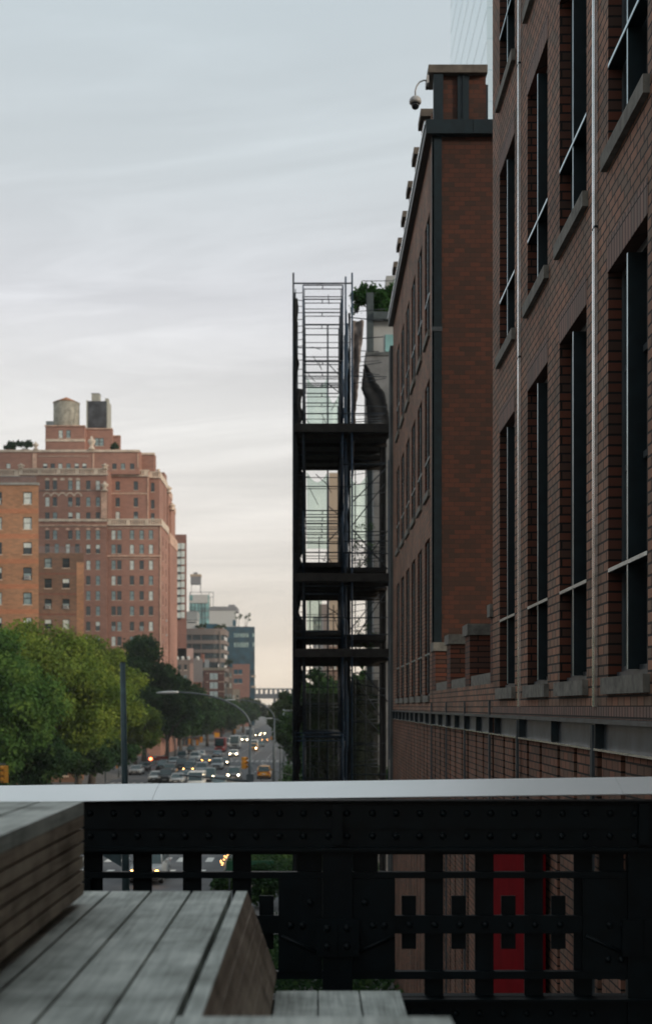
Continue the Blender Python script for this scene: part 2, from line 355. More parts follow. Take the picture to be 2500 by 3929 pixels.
# soldier courses over the openings and under the lowest sills
for c in cen[:6]:
    for a, b_, _ in ROWS[:3]: mb = MB(); mb.box(FX - .006, FX + .05, c - hw - .02, c + hw + .02, b_ + .002, b_ + .31, 'brick_soldier'); mb.build('soldier_course', near)
mb = MB(); mb.box(FX - .008, FX + .05, -5, 18.9, CH - .115, CH - .0, 'brick_soldier'); mb.build('soldier_course', near)
# ribbed brickwork under the steel band: piers with slots between
def ribs(mb, y0, y1, first):
    y = first
    mb.face([(FX + .16, y0, 0), (FX + .16, y1, 0), (FX + .16, y1, CH - .43), (FX + .16, y0, CH - .43)], 'brick_reveal')
    k = 0
    while y < y1:
        L_ = .93 if k % 2 == 0 else .72
        if y + L_ > y0: mb.box(FX, FX + .155, max(y, y0), min(y + L_, y1), 0, CH - .44, 'brick_facade_shaded')
        y += L_ + .17; k += 1
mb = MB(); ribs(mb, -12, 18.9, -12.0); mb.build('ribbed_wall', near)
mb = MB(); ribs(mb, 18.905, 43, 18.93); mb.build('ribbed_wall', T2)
def beam(root, y0, y1, stf):
    mb = MB()
    mb.box(FX - .05, FX + .1, y0, y1, CH - .165, CH - .12, 'steel_beam'); mb.box(FX + .04, FX + .1, y0, y1, CH - .41, CH - .165, 'steel_beam')
    mb.box(FX - .05, FX + .1, y0, y1, CH - .432, CH - .41, 'steel_edge')
    for y in stf: mb.box(FX - .045, FX + .04, y, y + .03, CH - .409, CH - .166, 'steel_dark')
    mb.build('steel_band', root)
beam(near, -12, 18.9, [11.8 - 2.2 * k for k in range(-3, 8)])
beam(T2, 18.905, 42.9, [18.9 + .05 + 1.575 * k for k in range(16)])
for y in (11.88, 16.3, 7.5):
    mb = MB()
    for s in (0, .062):
        mb.box(FX - .035, FX - .001, y + s, y + s + .034, CH + .0, CH + 18, 'steel_edge')
    mb.box(FX - .02, FX - .001, y + .034, y + .062, CH + 0, CH + 18, 'steel_dark')
    for z in (4.75, 8.75, 12.8): mb.box(FX - .037, FX - .0015, y - .006, y + .102, CH + z, CH + z + .02, 'steel_dark')
    mb.build('joint_cover', near)
    mb = MB()
    for s in (0, .055): mb.box(FX - .06, FX - .03, y + s, y + s + .026, 3, CH - .18, 'steel_beam')
    mb.build('conduit', near)
mb = MB()
for y in (22.1, 25.2, 28.4, 18.95): mb.box(FX - .055, FX - .025, y, y + .06, 3, CH + .1, 'steel_beam')
mb.build('conduit', T2)
# steel windows: frame, fin mullion, transom shelf, panes, sill
def near_window(root, c, a, b_, tz, x=FX, h=hw, sill=True, name='window'):
    f = MB(); xi = x + .13
    f.box(xi, xi + .08, c - h, c - h + .07, a, b_, 'sash'); f.box(xi, xi + .08, c + h - .07, c + h, a, b_, 'sash')
    f.box(xi, xi + .08, c - h + .07, c + h - .07, b_ - .07, b_, 'sash'); f.box(xi - .02, xi + .08, c - h + .07, c + h - .07, a, a + .10, 'steel_beam')
    f.box(xi - .05, xi - .02, c - h + .01, c + h - .01, a, a + .05, 'steel_beam')
    zs = [tz + .95, tz + 1.9] if b_ - tz > 2.4 else [tz + 1.0]
    for z in zs: f.box(xi + .01, xi + .07, c - h + .07, c - .03, z, z + .06, 'sash'); f.box(xi + .01, xi + .07, c + .03, c + h - .07, z, z + .06, 'sash')
    wn = f.build(name, root)
    p = MB(); p.box(xi + .045, xi + .055, c - h + .06, c + h - .06, a + .1, b_ - .06, 'screen_dark'); p.build('pane', wn)
    q = MB(); q.box(x + .012, xi + .08, c - .02, c + .012, a + .06, b_ - .07, 'steel_dark'); q.box(x + .004, x + .012, c - .02, c + .012, a + .06, b_ - .07, 'fin_edge'); q.build('mullion', wn)
    q = MB(); q.box(x + .006, xi, c - h + .004, c - .0205, tz, tz + .035, 'steel_dark'); q.box(x + .006, xi, c + .0125, c + h - .004, tz, tz + .035, 'steel_dark')
    q.box(x - .004, x + .006, c - h + .004, c + h - .004, tz + .003, tz + .038, 'fin_edge'); q.build('transom', wn)
    if sill:
        s = MB(); s.box(x - .06, xi - .05, c - h - .07, c + h + .07, a - .16, a - .002, 'stone_sill'); s.build('sill', wn)
for c in cen:
    for a, b_, t_ in (ROWS[:4] if c < 18 else ROWS):
        if c > 0 or a < CH + 9: near_window(near, c, a, b_, t_)

# ================= terrace wall between the two brick blocks, and the second block =================
mb = MB()
mb.box(FX, FX + .3, 18.905, 28.6, CH - .12, CH + .37, 'brick_facade')
cen2 = [29.9 + 2.1 * k for k in range(6)]
holes = [(c - .62, c + .62, a, b_) for c in cen2 for a, b_, _ in ROWS[:3]]
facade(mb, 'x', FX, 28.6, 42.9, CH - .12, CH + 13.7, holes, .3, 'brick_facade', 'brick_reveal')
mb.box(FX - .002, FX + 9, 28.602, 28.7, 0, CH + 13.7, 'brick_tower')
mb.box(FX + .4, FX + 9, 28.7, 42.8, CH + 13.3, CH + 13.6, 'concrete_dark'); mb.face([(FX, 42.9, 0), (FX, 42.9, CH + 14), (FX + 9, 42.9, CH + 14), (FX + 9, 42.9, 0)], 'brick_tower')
mb.box(FX + .06, FX + 1.28, 28.64, 28.95, CH + 13.9, CH + 15.07, 'brick_tower')   # parapet end wall
mb.build('wall', T2)
for k in range(7):                                                               # parapet piers
    y = 28.6 + 2.1 * k; p = MB()
    if k: p.box(FX - .02, FX + .3, y - .05, y + .6, CH + 13.7, CH + 15.0, 'brick_facade'); p.build('parapet_pier', T2)
    q = MB(); q.box(FX - .1, FX + (1.30 if k == 0 else .36), y - .12, y + .7, CH + 15.075, CH + 15.26, 'stone_coping'); q.build('coping', T2)
p = MB(); p.box(FX + .05, FX + .2, 29.3, 42.8, CH + 13.9, CH + 14.5, 'brick_facade'); p.build('parapet', T2)
p = MB(); p.box(FX - .17, FX + 9, 28.42, 28.6, CH + 13.6, CH + 13.93, 'steel_dark'); p.box(FX - .17, FX - .001, 28.6, 42.9, CH + 13.6, CH + 13.9, 'steel_dark')
p.box(FX - .20, FX - .17, 28.5, 42.9, CH + 13.84, CH + 13.92, 'steel_edge')
for u in (.95, 1.45, 2.2, 3.2): p.box(FX + u, FX + u + .015, 28.413, 28.42, CH + 13.61, CH + 13.92, 'girder_paint')
p.build('steel_cornice', T2)
p = MB(); p.box(FX - .01, FX + .22, 28.55, 28.601, CH + 1.5, CH + 13.6, 'steel_dark'); p.box(FX + .02, FX + .25, 28.52, 28.64, CH + 13.93, CH + 15.06, 'steel_dark')
p.box(FX - .02, FX + .23, 28.54, 28.549, CH + 8.95, CH + 9.05, 'steel_beam'); p.box(FX - .02, FX + .03, 28.55, 28.6, CH + 1.5, CH + 13.6, 'steel_beam')
p.build('steel_corner_post', T2)
p = MB(); p.box(FX + .60, FX + .87, 28.58, 28.64, CH + 13.93, CH + 15.06, 'steel_dark'); p.box(FX + .72, FX + .75, 28.55, 28.58, CH + 13.93, CH + 15.06, 'steel_dark'); p.build('steel_post', T2)
for c in cen2:
    for a, b_, t_ in ROWS[:3]: near_window(T2, c, a, b_, t_, h=.62)
for y0, y1, xe in ((27.9, 28.54, .5), (24.8, 25.45, 1.3), (21.7, 22.35, 1.6), (18.92, 19.15, .3)):   # piers of the terrace wall
    zt = 1.5 if y1 > 20 else 1.62
    p = MB(); p.box(FX, FX + xe, y0, y1, CH + .37, CH + zt - .2, 'brick_reveal'); p.build('terrace_pier', T2)
    q = MB(); q.box(FX - .05, FX + xe + .05, y0 - .06, y1 + .03, CH + zt - .2, CH + zt, 'stone_sill'); q.build('pier_cap', T2)
for y0, y1 in ((19.2, 21.62), (22.4, 24.72), (25.5, 27.82)):
    q = MB(); q.box(FX + .01, FX + .35, y0, y1, CH + .372, CH + .55, 'stone_sill'); q.build('terrace_sill', T2)
# floodlight bracket at the gap
fl = MB(); fl.box(4.10, 4.17, 28.9, 29.0, CH + 13.0, CH + 15.0, 'black_plastic'); fl.box(4.02, 4.3, 28.9, 29.0, CH + 13.9, CH + 14.15, 'black_plastic')
o = fl.build('bracket_post', at=(4.13, 28.95, CH + 13)); tag(o, 'small black bracket in the gap between the two brick blocks near the roofline', 'bracket')
ob = thing('brick_building', (-47, -5, 0), 'plain brown brick block across the avenue beside the viewer', 'building'); mb = MB()
facade(mb, 'x', -34, -70, 48, 0, 30, [(y_, y_ + 1.4, z_, z_ + 2.0) for y_ in range(-66, 46, 4) for z_ in range(3, 28, 4)], -.25, 'brick_brown')
mb.face([(-34, 48, 0), (-60, 48, 0), (-60, 48, 30), (-34, 48, 30)], 'brick_brown'); mb.face([(-34, -70, 0), (-60, -70, 0), (-60, -70, 30), (-34, -70, 30)], 'brick_brown'); mb.face([(-60, -70, 0), (-60, 48, 0), (-60, 48, 30), (-60, -70, 30)], 'brick_brown'); mb.face([(-34, -70, 30), (-34, 48, 30), (-60, 48, 30), (-60, -70, 30)], 'roof_grey'); mb.build('wall', ob)
# the red panel low on the near wall
rp = MB(); rp.box(FX - .1, FX - .06, 14.25, 18.4, 1.2, CH - 1.5, 'red_panel')
for y in (15.2, 17.2): rp.box(FX - .06, FX + .02, y, y + .05, 2, CH - 2.4, 'girder_paint')
o = rp.build('banner', at=(FX, 16.3, 1.2)); tag(o, 'plain deep red panel on the brick wall, seen through the railing bars', 'banner')

# gooseneck dome camera
dc = thing('security_camera', (2.5, 28.6, CH + 14.2), 'white dome security camera hanging from a gooseneck arm at the parapet corner', 'security camera')
X0 = wx(1592, 28.6); zz = lambda y: wz(y, 28.6)
mb = MB(); mb.tube([(FX - .1, 28.6, zz(310)), (X0 + .2, 28.6, zz(308)), (X0 + .1, 28.6, zz(315)), (X0 + .035, 28.6, zz(330)), (X0 + .0, 28.6, zz(348)), (X0, 28.6, zz(370))], .019, 'camera_shell', 10)
mb.box(FX - .14, FX - .09, 28.5, 28.7, zz(325), zz(296), 'camera_shell'); mb.build('arm', dc)
mb = MB(); mb.lathe(X0, 28.6, [(.03, zz(368)), (.06, zz(371)), (.10, zz(374)), (.135, zz(381)), (.145, zz(390)), (.14, zz(396)), (.10, zz(399))], 'camera_shell', 20); mb.build('housing', dc)
mb = MB(); mb.lathe(X0, 28.6, [(.10, zz(399)), (.095, zz(407)), (.075, zz(415)), (.04, zz(419)), (.01, zz(420))], 'camera_dome', 20); mb.build('dome', dc)

# ================= leaves, trees =================
def leaves(cl, n, size, seed, mat, name, parent=None, at=None, flat=.0):
    """cl: clumps (x,y,z,rx,ry,rz); n leaf-sized quads spread through the outer part of every clump"""
    r = np.random.default_rng(seed); cl = np.array(cl, float); wgt = cl[:, 3] * cl[:, 4]; idx = r.choice(len(cl), n, p=wgt / wgt.sum())
    d = r.normal(size=(n, 3)); d /= np.linalg.norm(d, axis=1)[:, None]; rad = r.random(n) ** .4
    c = cl[idx, :3] + d * cl[idx, 3:6] * rad[:, None] + r.normal(size=(n, 3)) * size * .6
    nrm = d * .7 + r.normal(size=(n, 3)) * .6; nrm[:, 2] += .35; nrm /= np.linalg.norm(nrm, axis=1)[:, None]
    a = np.cross(nrm, r.normal(size=(n, 3))); a /= np.linalg.norm(a, axis=1)[:, None]; b_ = np.cross(nrm, a)
    s = (size * (.5 + r.random(n)))[:, None]
    v = np.stack([c - a * s * .5, c - b_ * s * .32, c + a * s * .5, c + b_ * s * .32], 1).reshape(-1, 3)
    org = ORG[parent.name] if parent else Vector(at or (0, 0, 0)); v -= np.array(org)
    me = bpy.data.meshes.new(name); me.vertices.add(len(v)); me.vertices.foreach_set('co', v.ravel().astype(np.float32))
    me.loops.add(n * 4); me.loops.foreach_set('vertex_index', np.arange(n * 4, dtype=np.int32)); me.polygons.add(n)
    me.polygons.foreach_set('loop_start', np.arange(0, n * 4, 4, dtype=np.int32)); me.polygons.foreach_set('loop_total', np.full(n, 4, np.int32))
    me.materials.append(M[mat]); me.update(calc_edges=True); me.validate()
    o = bpy.data.objects.new(name, me); C.objects.link(o)
    if parent: o.parent = parent
    else: o.location = org
    ORG[o.name] = org; return o
def tree(x, y, top, rad, label, mat, seed, n=9000, size=.42, low=3.2, group='street trees', cat='tree', nb=34, z0=.1, name='street_tree', aspect=1.0):
    t_ = thing(name, (x, y, z0), label, cat, group); r = random.Random(seed)
    hgt = top - low - z0; cz = z0 + low + hgt * .5; cl = []
    nb = int(nb * 1.9)
    for i in range(nb):
        while True:
            p = Vector((r.uniform(-1, 1), r.uniform(-1, 1), r.uniform(-1, 1)))
            if .25 < p.length < 1.0: break
        k = r.uniform(.11, .30)
        wob = 1 - .25 * max(0, p.z)
        cl.append((x + p.x * rad * .84 * wob, y + p.y * rad * aspect * .84 * wob, cz + p.z * hgt * .44, rad * k, rad * k, min(rad * k, hgt * .2) * .7))
    cl.append((x, y, cz, rad * .5, rad * .5, hgt * .35))
    mb = MB(); tr = max(.14, rad * .055)
    mb.tube([(x, y, z0 - .1), (x + .1, y, z0 + low * .6), (x - .1, y + .1, cz)], [tr * 1.3, tr, tr * .45], 'bark', 8)
    for q in cl[:7]: mb.tube([(x, y, z0 + low * .7 + r.random() * 1.5), ((x + q[0]) / 2, (y + q[1]) / 2, (z0 + low + q[2]) / 2 + .6), q[:3]], [tr * .5, tr * .3, tr * .1], 'bark', 6)
    mb.build('trunk', t_); leaves(cl, n, size, seed, mat, 'crown', t_); return t_
def ptree(px, ytop, rpx, Z, label, mat, seed, **k):
    k['n'] = int(k['n'] * 1.45); return tree(wx(px, Z), Z, wz(ytop, Z), rpx * 1.26 * Z / F, label, mat, seed, **k)
ptree(151, 2372, 284, 122, 'biggest yellow green tree, its round top in front of the brown brick apartments', 'leaf_lime', 1, n=60000, size=.30, nb=60, low=3.5, aspect=.7)
ptree(-30, 2425, 240, 104, 'tall green tree cut by the left edge of the picture', 'leaf_mid', 2, n=38000, size=.30, nb=46, aspect=.8)
ptree(352, 2408, 182, 150, 'yellow green tree behind the upper half of the thick grey post', 'leaf_lime', 23, n=40000, size=.34, nb=46, low=3.0, aspect=.8)
ptree(518, 2680, 92, 184, 'low yellow green tree just right of the thick grey post', 'leaf_lime', 3, n=14000, size=.38, nb=24, low=2.6)
ptree(552, 2415, 140, 212, 'tall dark green tree in front of the long brick apartment block', 'leaf_dark', 4, n=30000, size=.5, nb=44, aspect=.8)
ptree(640, 2555, 100, 226, 'dark green tree at the foot of the corner of the long brick apartment block', 'leaf_dark', 5, n=18000, size=.5, nb=34)
ptree(50, 2715, 190, 108, 'dark green lower tree in the left corner above the bench', 'leaf_dark', 6, n=24000, size=.30, nb=30, low=1.8, aspect=.7)
ptree(300, 2800, 180, 140, 'shadowy small tree under the biggest yellow green tree', 'leaf_dark', 7, n=18000, size=.34, nb=24, low=2.2)
ptree(735, 2620, 84, 265, 'dark street tree just left of the tall curved lamp head', 'leaf_dark', 8, n=12000, size=.6, nb=24)
ptree(795, 2655, 76, 305, 'dark street tree in the middle of the left kerb row', 'leaf_dark', 9, n=10000, size=.65, nb=22)
ptree(690, 2680, 70, 245, 'low dark street tree under the small left kerb lamp', 'leaf_dark', 20, n=9000, size=.55, nb=20)
ptree(848, 2672, 72, 352, 'dark street tree hiding the base of the red brick corner house', 'leaf_dark', 18, n=9000, size=.7, nb=20)
ptree(893, 2690, 66, 405, 'green street tree hiding the base of the narrow grey brown house', 'leaf_mid', 19, n=8000, size=.75, nb=20)
ptree(932, 2692, 60, 460, 'dark street tree below the dark glass block', 'leaf_dark', 10, n=7000, size=.8, nb=20)
ptree(962, 2680, 52, 520, 'olive tree beside the foot of the dark glass block', 'leaf_far', 11, n=6000, size=.9, nb=16)
ptree(1145, 2668, 84, 345, 'pale green far tree below the elevated viaduct', 'leaf_far', 12, n=8000, size=.7, nb=22, low=4)
ptree(1120, 2715, 80, 260, 'olive green tree over the right lane of the avenue', 'leaf_far', 21, n=9000, size=.6, nb=20, low=4.5)
ptree(1108, 2655, 66, 205, 'light green tree at the right kerb beside the scaffold', 'leaf_far', 13, n=12000, size=.45, nb=26, low=5)
ptree(1128, 2740, 66, 150, 'dark green tree at the right kerb against the scaffold foot', 'leaf_dark', 14, n=6000, size=.5, nb=20)
ptree(1225, 2560, 110, 118, 'dark tree behind the scaffold, left of its middle posts', 'leaf_dark', 15, n=16000, size=.4, nb=26, aspect=.8)
ptree(1330, 2590, 110, 104, 'dark tree behind the middle of the scaffold', 'leaf_dark', 16, n=11000, size=.38, nb=26, aspect=.8)
ptree(1440, 2540, 110, 92, 'dark tree behind the right bay of the scaffold', 'leaf_dark', 17, n=14000, size=.36, nb=28, aspect=.7)
def bush(px, ytop, rpx, Z, label, seed, n=3500, size=.22, mat='leaf_shrub', group='shrubs at the right kerb'):
    x = wx(px, Z); top = wz(ytop, Z); r = rpx * Z / F; rr = random.Random(seed); mat = 'leaf_dark'; t_ = thing('shrub', (x, Z, .1), label, 'shrub', group)
    cl = [(x + rr.uniform(-.7, .7) * r, Z + rr.uniform(-.7, .7) * r, .1 + (top - .1) * rr.uniform(.25, .9), r * .4, r * .4, (top - .1) * .16) for _ in range(14)]
    mb = MB()
    for q in cl[:6]: mb.tube([(x, Z, .05), q[:3]], [.05, .02], 'bark', 5)
    mb.build('stem', t_); leaves(cl, n, size, seed, mat, 'foliage', t_)
r_ = random.Random(77)
cl = [(r_.uniform(-4.6, 2.2), r_.uniform(30, 50), r_.uniform(.2, 1.1), .8, .8, .5) for _ in range(120)] + [(r_.uniform(-4.6, 2.0), r_.uniform(66.5, 84), r_.uniform(.3, 1.3), .9, .9, .6) for _ in range(110)]
o = leaves(cl, 26000, .2, 78, 'leaf_dark', 'ground_cover', at=(-1, 50, .1)); tag(o, 'dark green planting bed on the ground behind the railing, right of the avenue', 'ground cover', kind='stuff')
bush(1120, 2925, 60, 100, 'low green shrub at the right kerb above the metal handrail', 31)
bush(868, 3370, 42, 66, 'green shrub seen through the railing right of the crosswalk', 32, n=3500)
bush(1010, 3330, 70, 60, 'dark green shrub seen through the railing beside the centre post', 33, n=6000)
bush(1110, 3700, 60, 44, 'shrub low between the railing bars left of the centre post', 34, n=4000)

# ================= LEFT: apartment buildings =================
WM = {}
def window_into(mb, w_, h_, var, T):
    B_ = lambda *a, **k: mb.box(*a, T=T, **k)
    fr = 'window_frame_dark' if var != 'pale' else 'window_frame_pale'
    B_(-w_ / 2, w_ / 2, .13, .15, 0, h_, {'dark': 'glass_far', 'half': 'glass_far', 'pale': 'blind_pale', 'grey': 'blind_grey', 'ac': 'glass_far'}[var])
    B_(-w_ / 2, -w_ / 2 + .06, .08, .13, 0, h_, 'window_frame_dark'); B_(w_ / 2 - .06, w_ / 2, .08, .13, 0, h_, 'window_frame_dark')
    B_(-w_ / 2 + .06, w_ / 2 - .06, .08, .13, h_ * .5, h_ * .5 + .07, fr)
    B_(-w_ / 2 + .06, w_ / 2 - .06, .08, .13, h_ - .06, h_, 'window_frame_dark')
    if var == 'half': B_(-w_ / 2 + .06, w_ / 2 - .06, .10, .13, h_ * .5 + .07, h_ - .06, 'blind_pale')
    if var == 'ac': B_(-w_ * .34, w_ * .34, -.18, .12, .0, .38, 'cladding_white'); B_(-w_ * .28, w_ * .28, -.19, -.18, .05, .33, 'cladding_grey'); B_(-w_ / 2 + .06, w_ / 2 - .06, .10, .13, .45, h_ * .5, 'blind_grey')
    B_(-w_ / 2 - .06, w_ / 2 + .06, -.05, .1, -.1, -.001, 'limestone' if var != 'ac' else 'concrete')
def place_windows(root, specs):
    """specs: (x, y, z, w, h, variant, rotz)"""
    for s in specs[:100]:
        key = (round(s[3], 2), round(s[4], 2), s[5])
        if key not in WM:
            mb = MB(); window_into(mb, s[3], s[4], s[5], Matrix()); me = bpy.data.meshes.new('window'); me.from_pydata(mb.v, [], mb.f)
            for q in mb.mats: me.materials.append(M[q])
            me.polygons.foreach_set('material_index', mb.m); me.update(); WM[key] = me
        inst(WM[key], 'window', root, s[:3], s[6])
    if len(specs) > 100:
        mb = MB()
        for s in specs[100:]: window_into(mb, s[3], s[4], s[5], Matrix.Translation(s[:3]) @ Matrix.Rotation(s[6], 4, 'Z'))
        mb.build('window', root, kind='stuff')
def pick(r, *wts):
    return r.choices(['dark', 'half', 'pale', 'grey', 'ac'], wts or (34, 12, 26, 24, 4))[0]
def mass(mb, x0, x1, y0, y1, z0, z1, mat, front=(), right=(), dep=.2, sidemat=None, roof='roof_grey', skew=None):
    facade(mb, 'y', y0, x0, x1, z0, z1, list(front), dep, mat); sm = sidemat or mat
    if skew is not None:      # the flank runs back at an angle
        xb = x1 + skew
        mb.face([(x1, y0, z0), (xb, y1, z0), (xb, y1, z1), (x1, y0, z1)], sm); mb.face([(x0, y0, z0), (x0, y1, z0), (x0, y1, z1), (x0, y0, z1)], sm)
        mb.face([(x0, y1, z0), (xb, y1, z0), (xb, y1, z1), (x0, y1, z1)], sm); mb.face([(x0, y0, z1), (x1, y0, z1), (xb, y1, z1), (x0, y1, z1)], roof); return
    P = MB(); facade(P, 'x', x1, y0, y1, z0, z1, [], 0, sm)
    if right:
        f2 = MB(); facade(f2, 'x', x1, y0, y1, z0, z1, list(right), -dep, sm); P = f2
    n = len(mb.v); mb.v += P.v
    for f, k in zip(P.f, P.m): mb.f.append(tuple(i + n for i in f)); mb.m.append(mb.mi(P.mats[k])); mb.sm.append(False)
    mb.face([(x0, y0, z0), (x0, y1, z0), (x0, y1, z1), (x0, y0, z1)], sm); mb.face([(x0, y1, z0), (x1, y1, z0), (x1, y1, z1), (x0, y1, z1)], sm)
    mb.face([(x0, y0, z1), (x1, y0, z1), (x1, y1, z1), (x0, y1, z1)], roof)

# --- the long stepped brick apartment block ---
rr = random.Random(5)
LT = thing('apartment_building', (wx(400, 255), 255, 0), 'huge stepped pinkish brick apartment block with pale balustrades and setbacks, above the trees', 'building')
def rx2(v): return v * .47
def ry2(v): return 1450 + v * .47
def ry3(v): return 2050 + v * .47
specs = []; wallb = MB()
def lt_holes(cols, rows, Z, w_=36, h_=74, vari=None, arch=()):
    """cols: crop px centres; rows: source-px y centres. Makes openings and window specs."""
    out = []
    for cy in rows:
        for cx in cols:
            X = wx(rx2(cx), Z); hh = h_ * .47 / F * Z; ww = w_ * .47 / F * Z; zc_ = wz(cy, Z)
            out.append((X - ww / 2, X + ww / 2, zc_ - hh / 2, zc_ + hh / 2)); specs.append((X, Z, zc_ - hh / 2, ww, hh, vari or pick(rr), 0))
    return out
ZA = 242.0
rowsA = [ry2(1280)] + [ry3(v) for v in (120, 250, 376, 500, 625, 750, 872, 995, 1118)]
fa = lt_holes([928, 975, 1078, 1157, 1233], rowsA, ZA)
side = []
zt = wz(1998, ZA)
XA0, XA1 = wx(405, ZA), wx(617, ZA)
for k in range(11):
    for yy in (245.5, 251):
        side.append((yy - .5, yy + .5, zt - 4.6 - k * 3.02, zt - 2.75 - k * 3.02))
mass(wallb, XA0, XA1, ZA, 254.5, 0, zt, 'brick_terrace', fa, side)
XB0, XB1 = wx(-160, ZA - .6), wx(411, ZA - .6); ZB = ZA - .6
zb = wz(1797, ZB)
fb = lt_holes([388, 450, 575, 638, 722, 800], [ry2(875), ry2(1010), ry2(1135), ry2(1280)], ZB) + lt_holes([722, 800], [ry3(v) for v in (120, 250, 376, 500, 625, 750, 872)], ZB) + lt_holes([388, 465, 555, 632], [ry3(115)], ZB)
mass(wallb, XB0, XB1, ZB, ZA + 14, 0, zb, 'brick_terrace', fb)
ZC = ZA + 5; fc = lt_holes([962, 1110], [ry2(880), ry2(1015), ry2(1128)], ZC)
mass(wallb, wx(408, ZC), wx(569, ZC), ZC, ZC + 1.5, zt - .3, wz(1803, ZC), 'brick_terrace', fc)
ZC2 = ZA + 6.5; fc2 = lt_holes([1247], [ry2(893), ry2(1032), ry2(1140)], ZC2, w_=30)
mass(wallb, wx(560, ZC2), wx(612, ZC2), ZC2, 261, zt - .3, wz(1812, ZC2), 'brick_terrace', fc2)
ZC3 = 256; mass(wallb, wx(600, ZC3), wx(640, 260), ZC3, 260, 0, wz(1812, ZC3), 'brick_terrace')
ZC4 = 264; mass(wallb, wx(610, ZC4), wx(673, 272), ZC4, 272, 0, wz(1930, ZC4), 'brick_terrace')
ZC6 = 262; mass(wallb, wx(610, ZC6), wx(660, 269), ZC6, 269, 0, wz(1876, ZC6), 'brick_terrace')
ZC5 = 261; mass(wallb, -40, -31.5, ZC5, 275, 0, wz(2045, ZC5), 'brick_terrace')
ZD = ZA + 4; fd = lt_holes([70, 370, 432, 493, 560, 627, 690, 935, 1005, 1080], [ry2(722)], ZD, h_=48)
mass(wallb, wx(-160, ZD), wx(536, ZD), ZD, ZD + 3.05, zb - .3, wz(1727, ZD), 'brick_terrace', fd)
ZD2 = ZA + 7; mass(wallb, wx(300, ZD2), wx(592, ZD2), ZD2, 252, zb - .3, wz(1740, ZD2), 'brick_terrace')
ZE = ZA + 7; fe = lt_holes([497, 560], [ry2(458)], ZE, h_=64)
mass(wallb, wx(175, ZE), wx(325, ZE), ZE, ZE + 3.4, wz(1730, ZE), wz(1634, ZE), 'brick_terrace', fe)
ZF_ = ZA + 9; ff = lt_holes([793, 830], [ry2(523)], ZF_, h_=64, vari='grey')
mass(wallb, wx(320, ZF_), wx(431, ZF_), ZF_, ZF_ + 1.2, wz(1730, ZF_), wz(1646, ZF_), 'brick_terrace', ff)
ZG = ZA + 10.3; mass(wallb, wx(400, ZG), wx(460, ZG), ZG, ZG + 1.5, wz(1730, ZG), wz(1672, ZG), 'brick_terrace')
wallb.build('wall', LT)
# side windows of the right wing
ss = [(XA1, (a + b_) / 2, p, b_ - a, q - p, pick(rr), R(90)) for a, b_, p, q in side]
place_windows(LT, specs + ss)
# pale bands, balustrades, cornices
def band(root, x0, x1, y0, y1, Z, mat='limestone', proud=.25, name='cornice', dep=.5):
    mb = MB(); mb.box(wx(x0, Z), wx(x1, Z), Z - proud, Z + dep, wz(y1, Z), wz(y0, Z), mat); return mb.build(name, root)
def balustrade(root, x0, x1, yt, Z, h=1.1, solid=(), side=None):
    mb = MB(); X0_, X1_, zt_ = wx(x0, Z), wx(x1, Z), wz(yt, Z)
    mb.box(X0_, X1_ + .2, Z - .3, Z + .15, zt_ - .22, zt_, 'limestone'); mb.box(X0_, X1_ + .2, Z - .35, Z + .15, zt_ - h - .25, zt_ - h, 'limestone')
    X = X0_; k = 0
    while X < X1_:
        wd = .22 if k % 7 else .9
        mb.box(X, min(X + wd, X1_), Z - .22, Z + .1, zt_ - h, zt_ - .22, 'limestone'); X += wd + .22; k += 1
    if side: mb.box(X1_ - .05, X1_ + .2, Z + .15, side, zt_ - h - .25, zt_, 'limestone')
    mb.build('balustrade', root)
balustrade(LT, 74, 412, ry2(740), ZB - .02); balustrade(LT, -160, 74, ry2(750), ZB - .02)
balustrade(LT, 412, 569, ry2(752), ZC - .02); balustrade(LT, 570, 612, ry2(765), ZC2 - .02, side=261)
balustrade(LT, 412, 617, ry2(1152), ZA - .02, side=254.4)
band(LT, 412, 619, ry3(172), ry3(184), ZA, 'terracotta_trim'); band(LT, 150, 411, ry2(1152), ry2(1172), ZB)
band(LT, 150, 411, ry2(1200), ry2(1208), ZB, 'terracotta_trim'); band(LT, 150, 411, ry2(918), ry2(924), ZB, 'cladding_brown', .12)
band(LT, 412, 569, ry2(945), ry2(951), ZC, 'terracotta_trim', .12)
band(LT, -160, 536, ry2(588), ry2(606), ZD, 'limestone'); band(LT, 534, 594, ry2(612), ry2(628), ZD2, 'limestone')
band(LT, 172, 328, ry2(388), ry2(396), ZE, 'terracotta_trim'); band(LT, 174, 326, ry2(500), ry2(520), ZE, 'limestone', .15)
band(LT, 328, 433, ry2(412), ry2(420), ZF_, 'terracotta_trim'); band(LT, 428, 463, ry2(470), ry2(478), ZG, 'terracotta_trim')
for x1_, ya, yb_, y0_, y1_, m_ in ((-31.5, ZC5, 275, 2045, 2085, 'terracotta_trim'), (wx(673, 272), ZC4, 272, 1930, 1950, 'terracotta_trim'), (wx(660, 269), ZC6, 269, 1876, 1900, 'terracotta_trim')):
    mb = MB(); mb.box(x1_ - 6, x1_ + .12, ya - .12, yb_, wz(y1_, ya), wz(y0_ - 1, ya), m_); mb.build('cornice', LT)
# dentil rows
def dentils(x0, x1, y, Z, step=5):
    mb = MB(); x = x0
    while x < x1: mb.box(wx(x, Z), wx(x + 2.6, Z), Z - .1, Z + .05, wz(y + 3, Z), wz(y, Z), 'limestone'); x += step
    mb.build('dentil_course', LT)
dentils(415, 605, ry2(1222), ZA); dentils(420, 600, ry3(196), ZA); dentils(152, 408, ry2(1203) + 3, ZB); dentils(150, 345, ry2(637), ZD); dentils(415, 565, ry2(938), ZC)
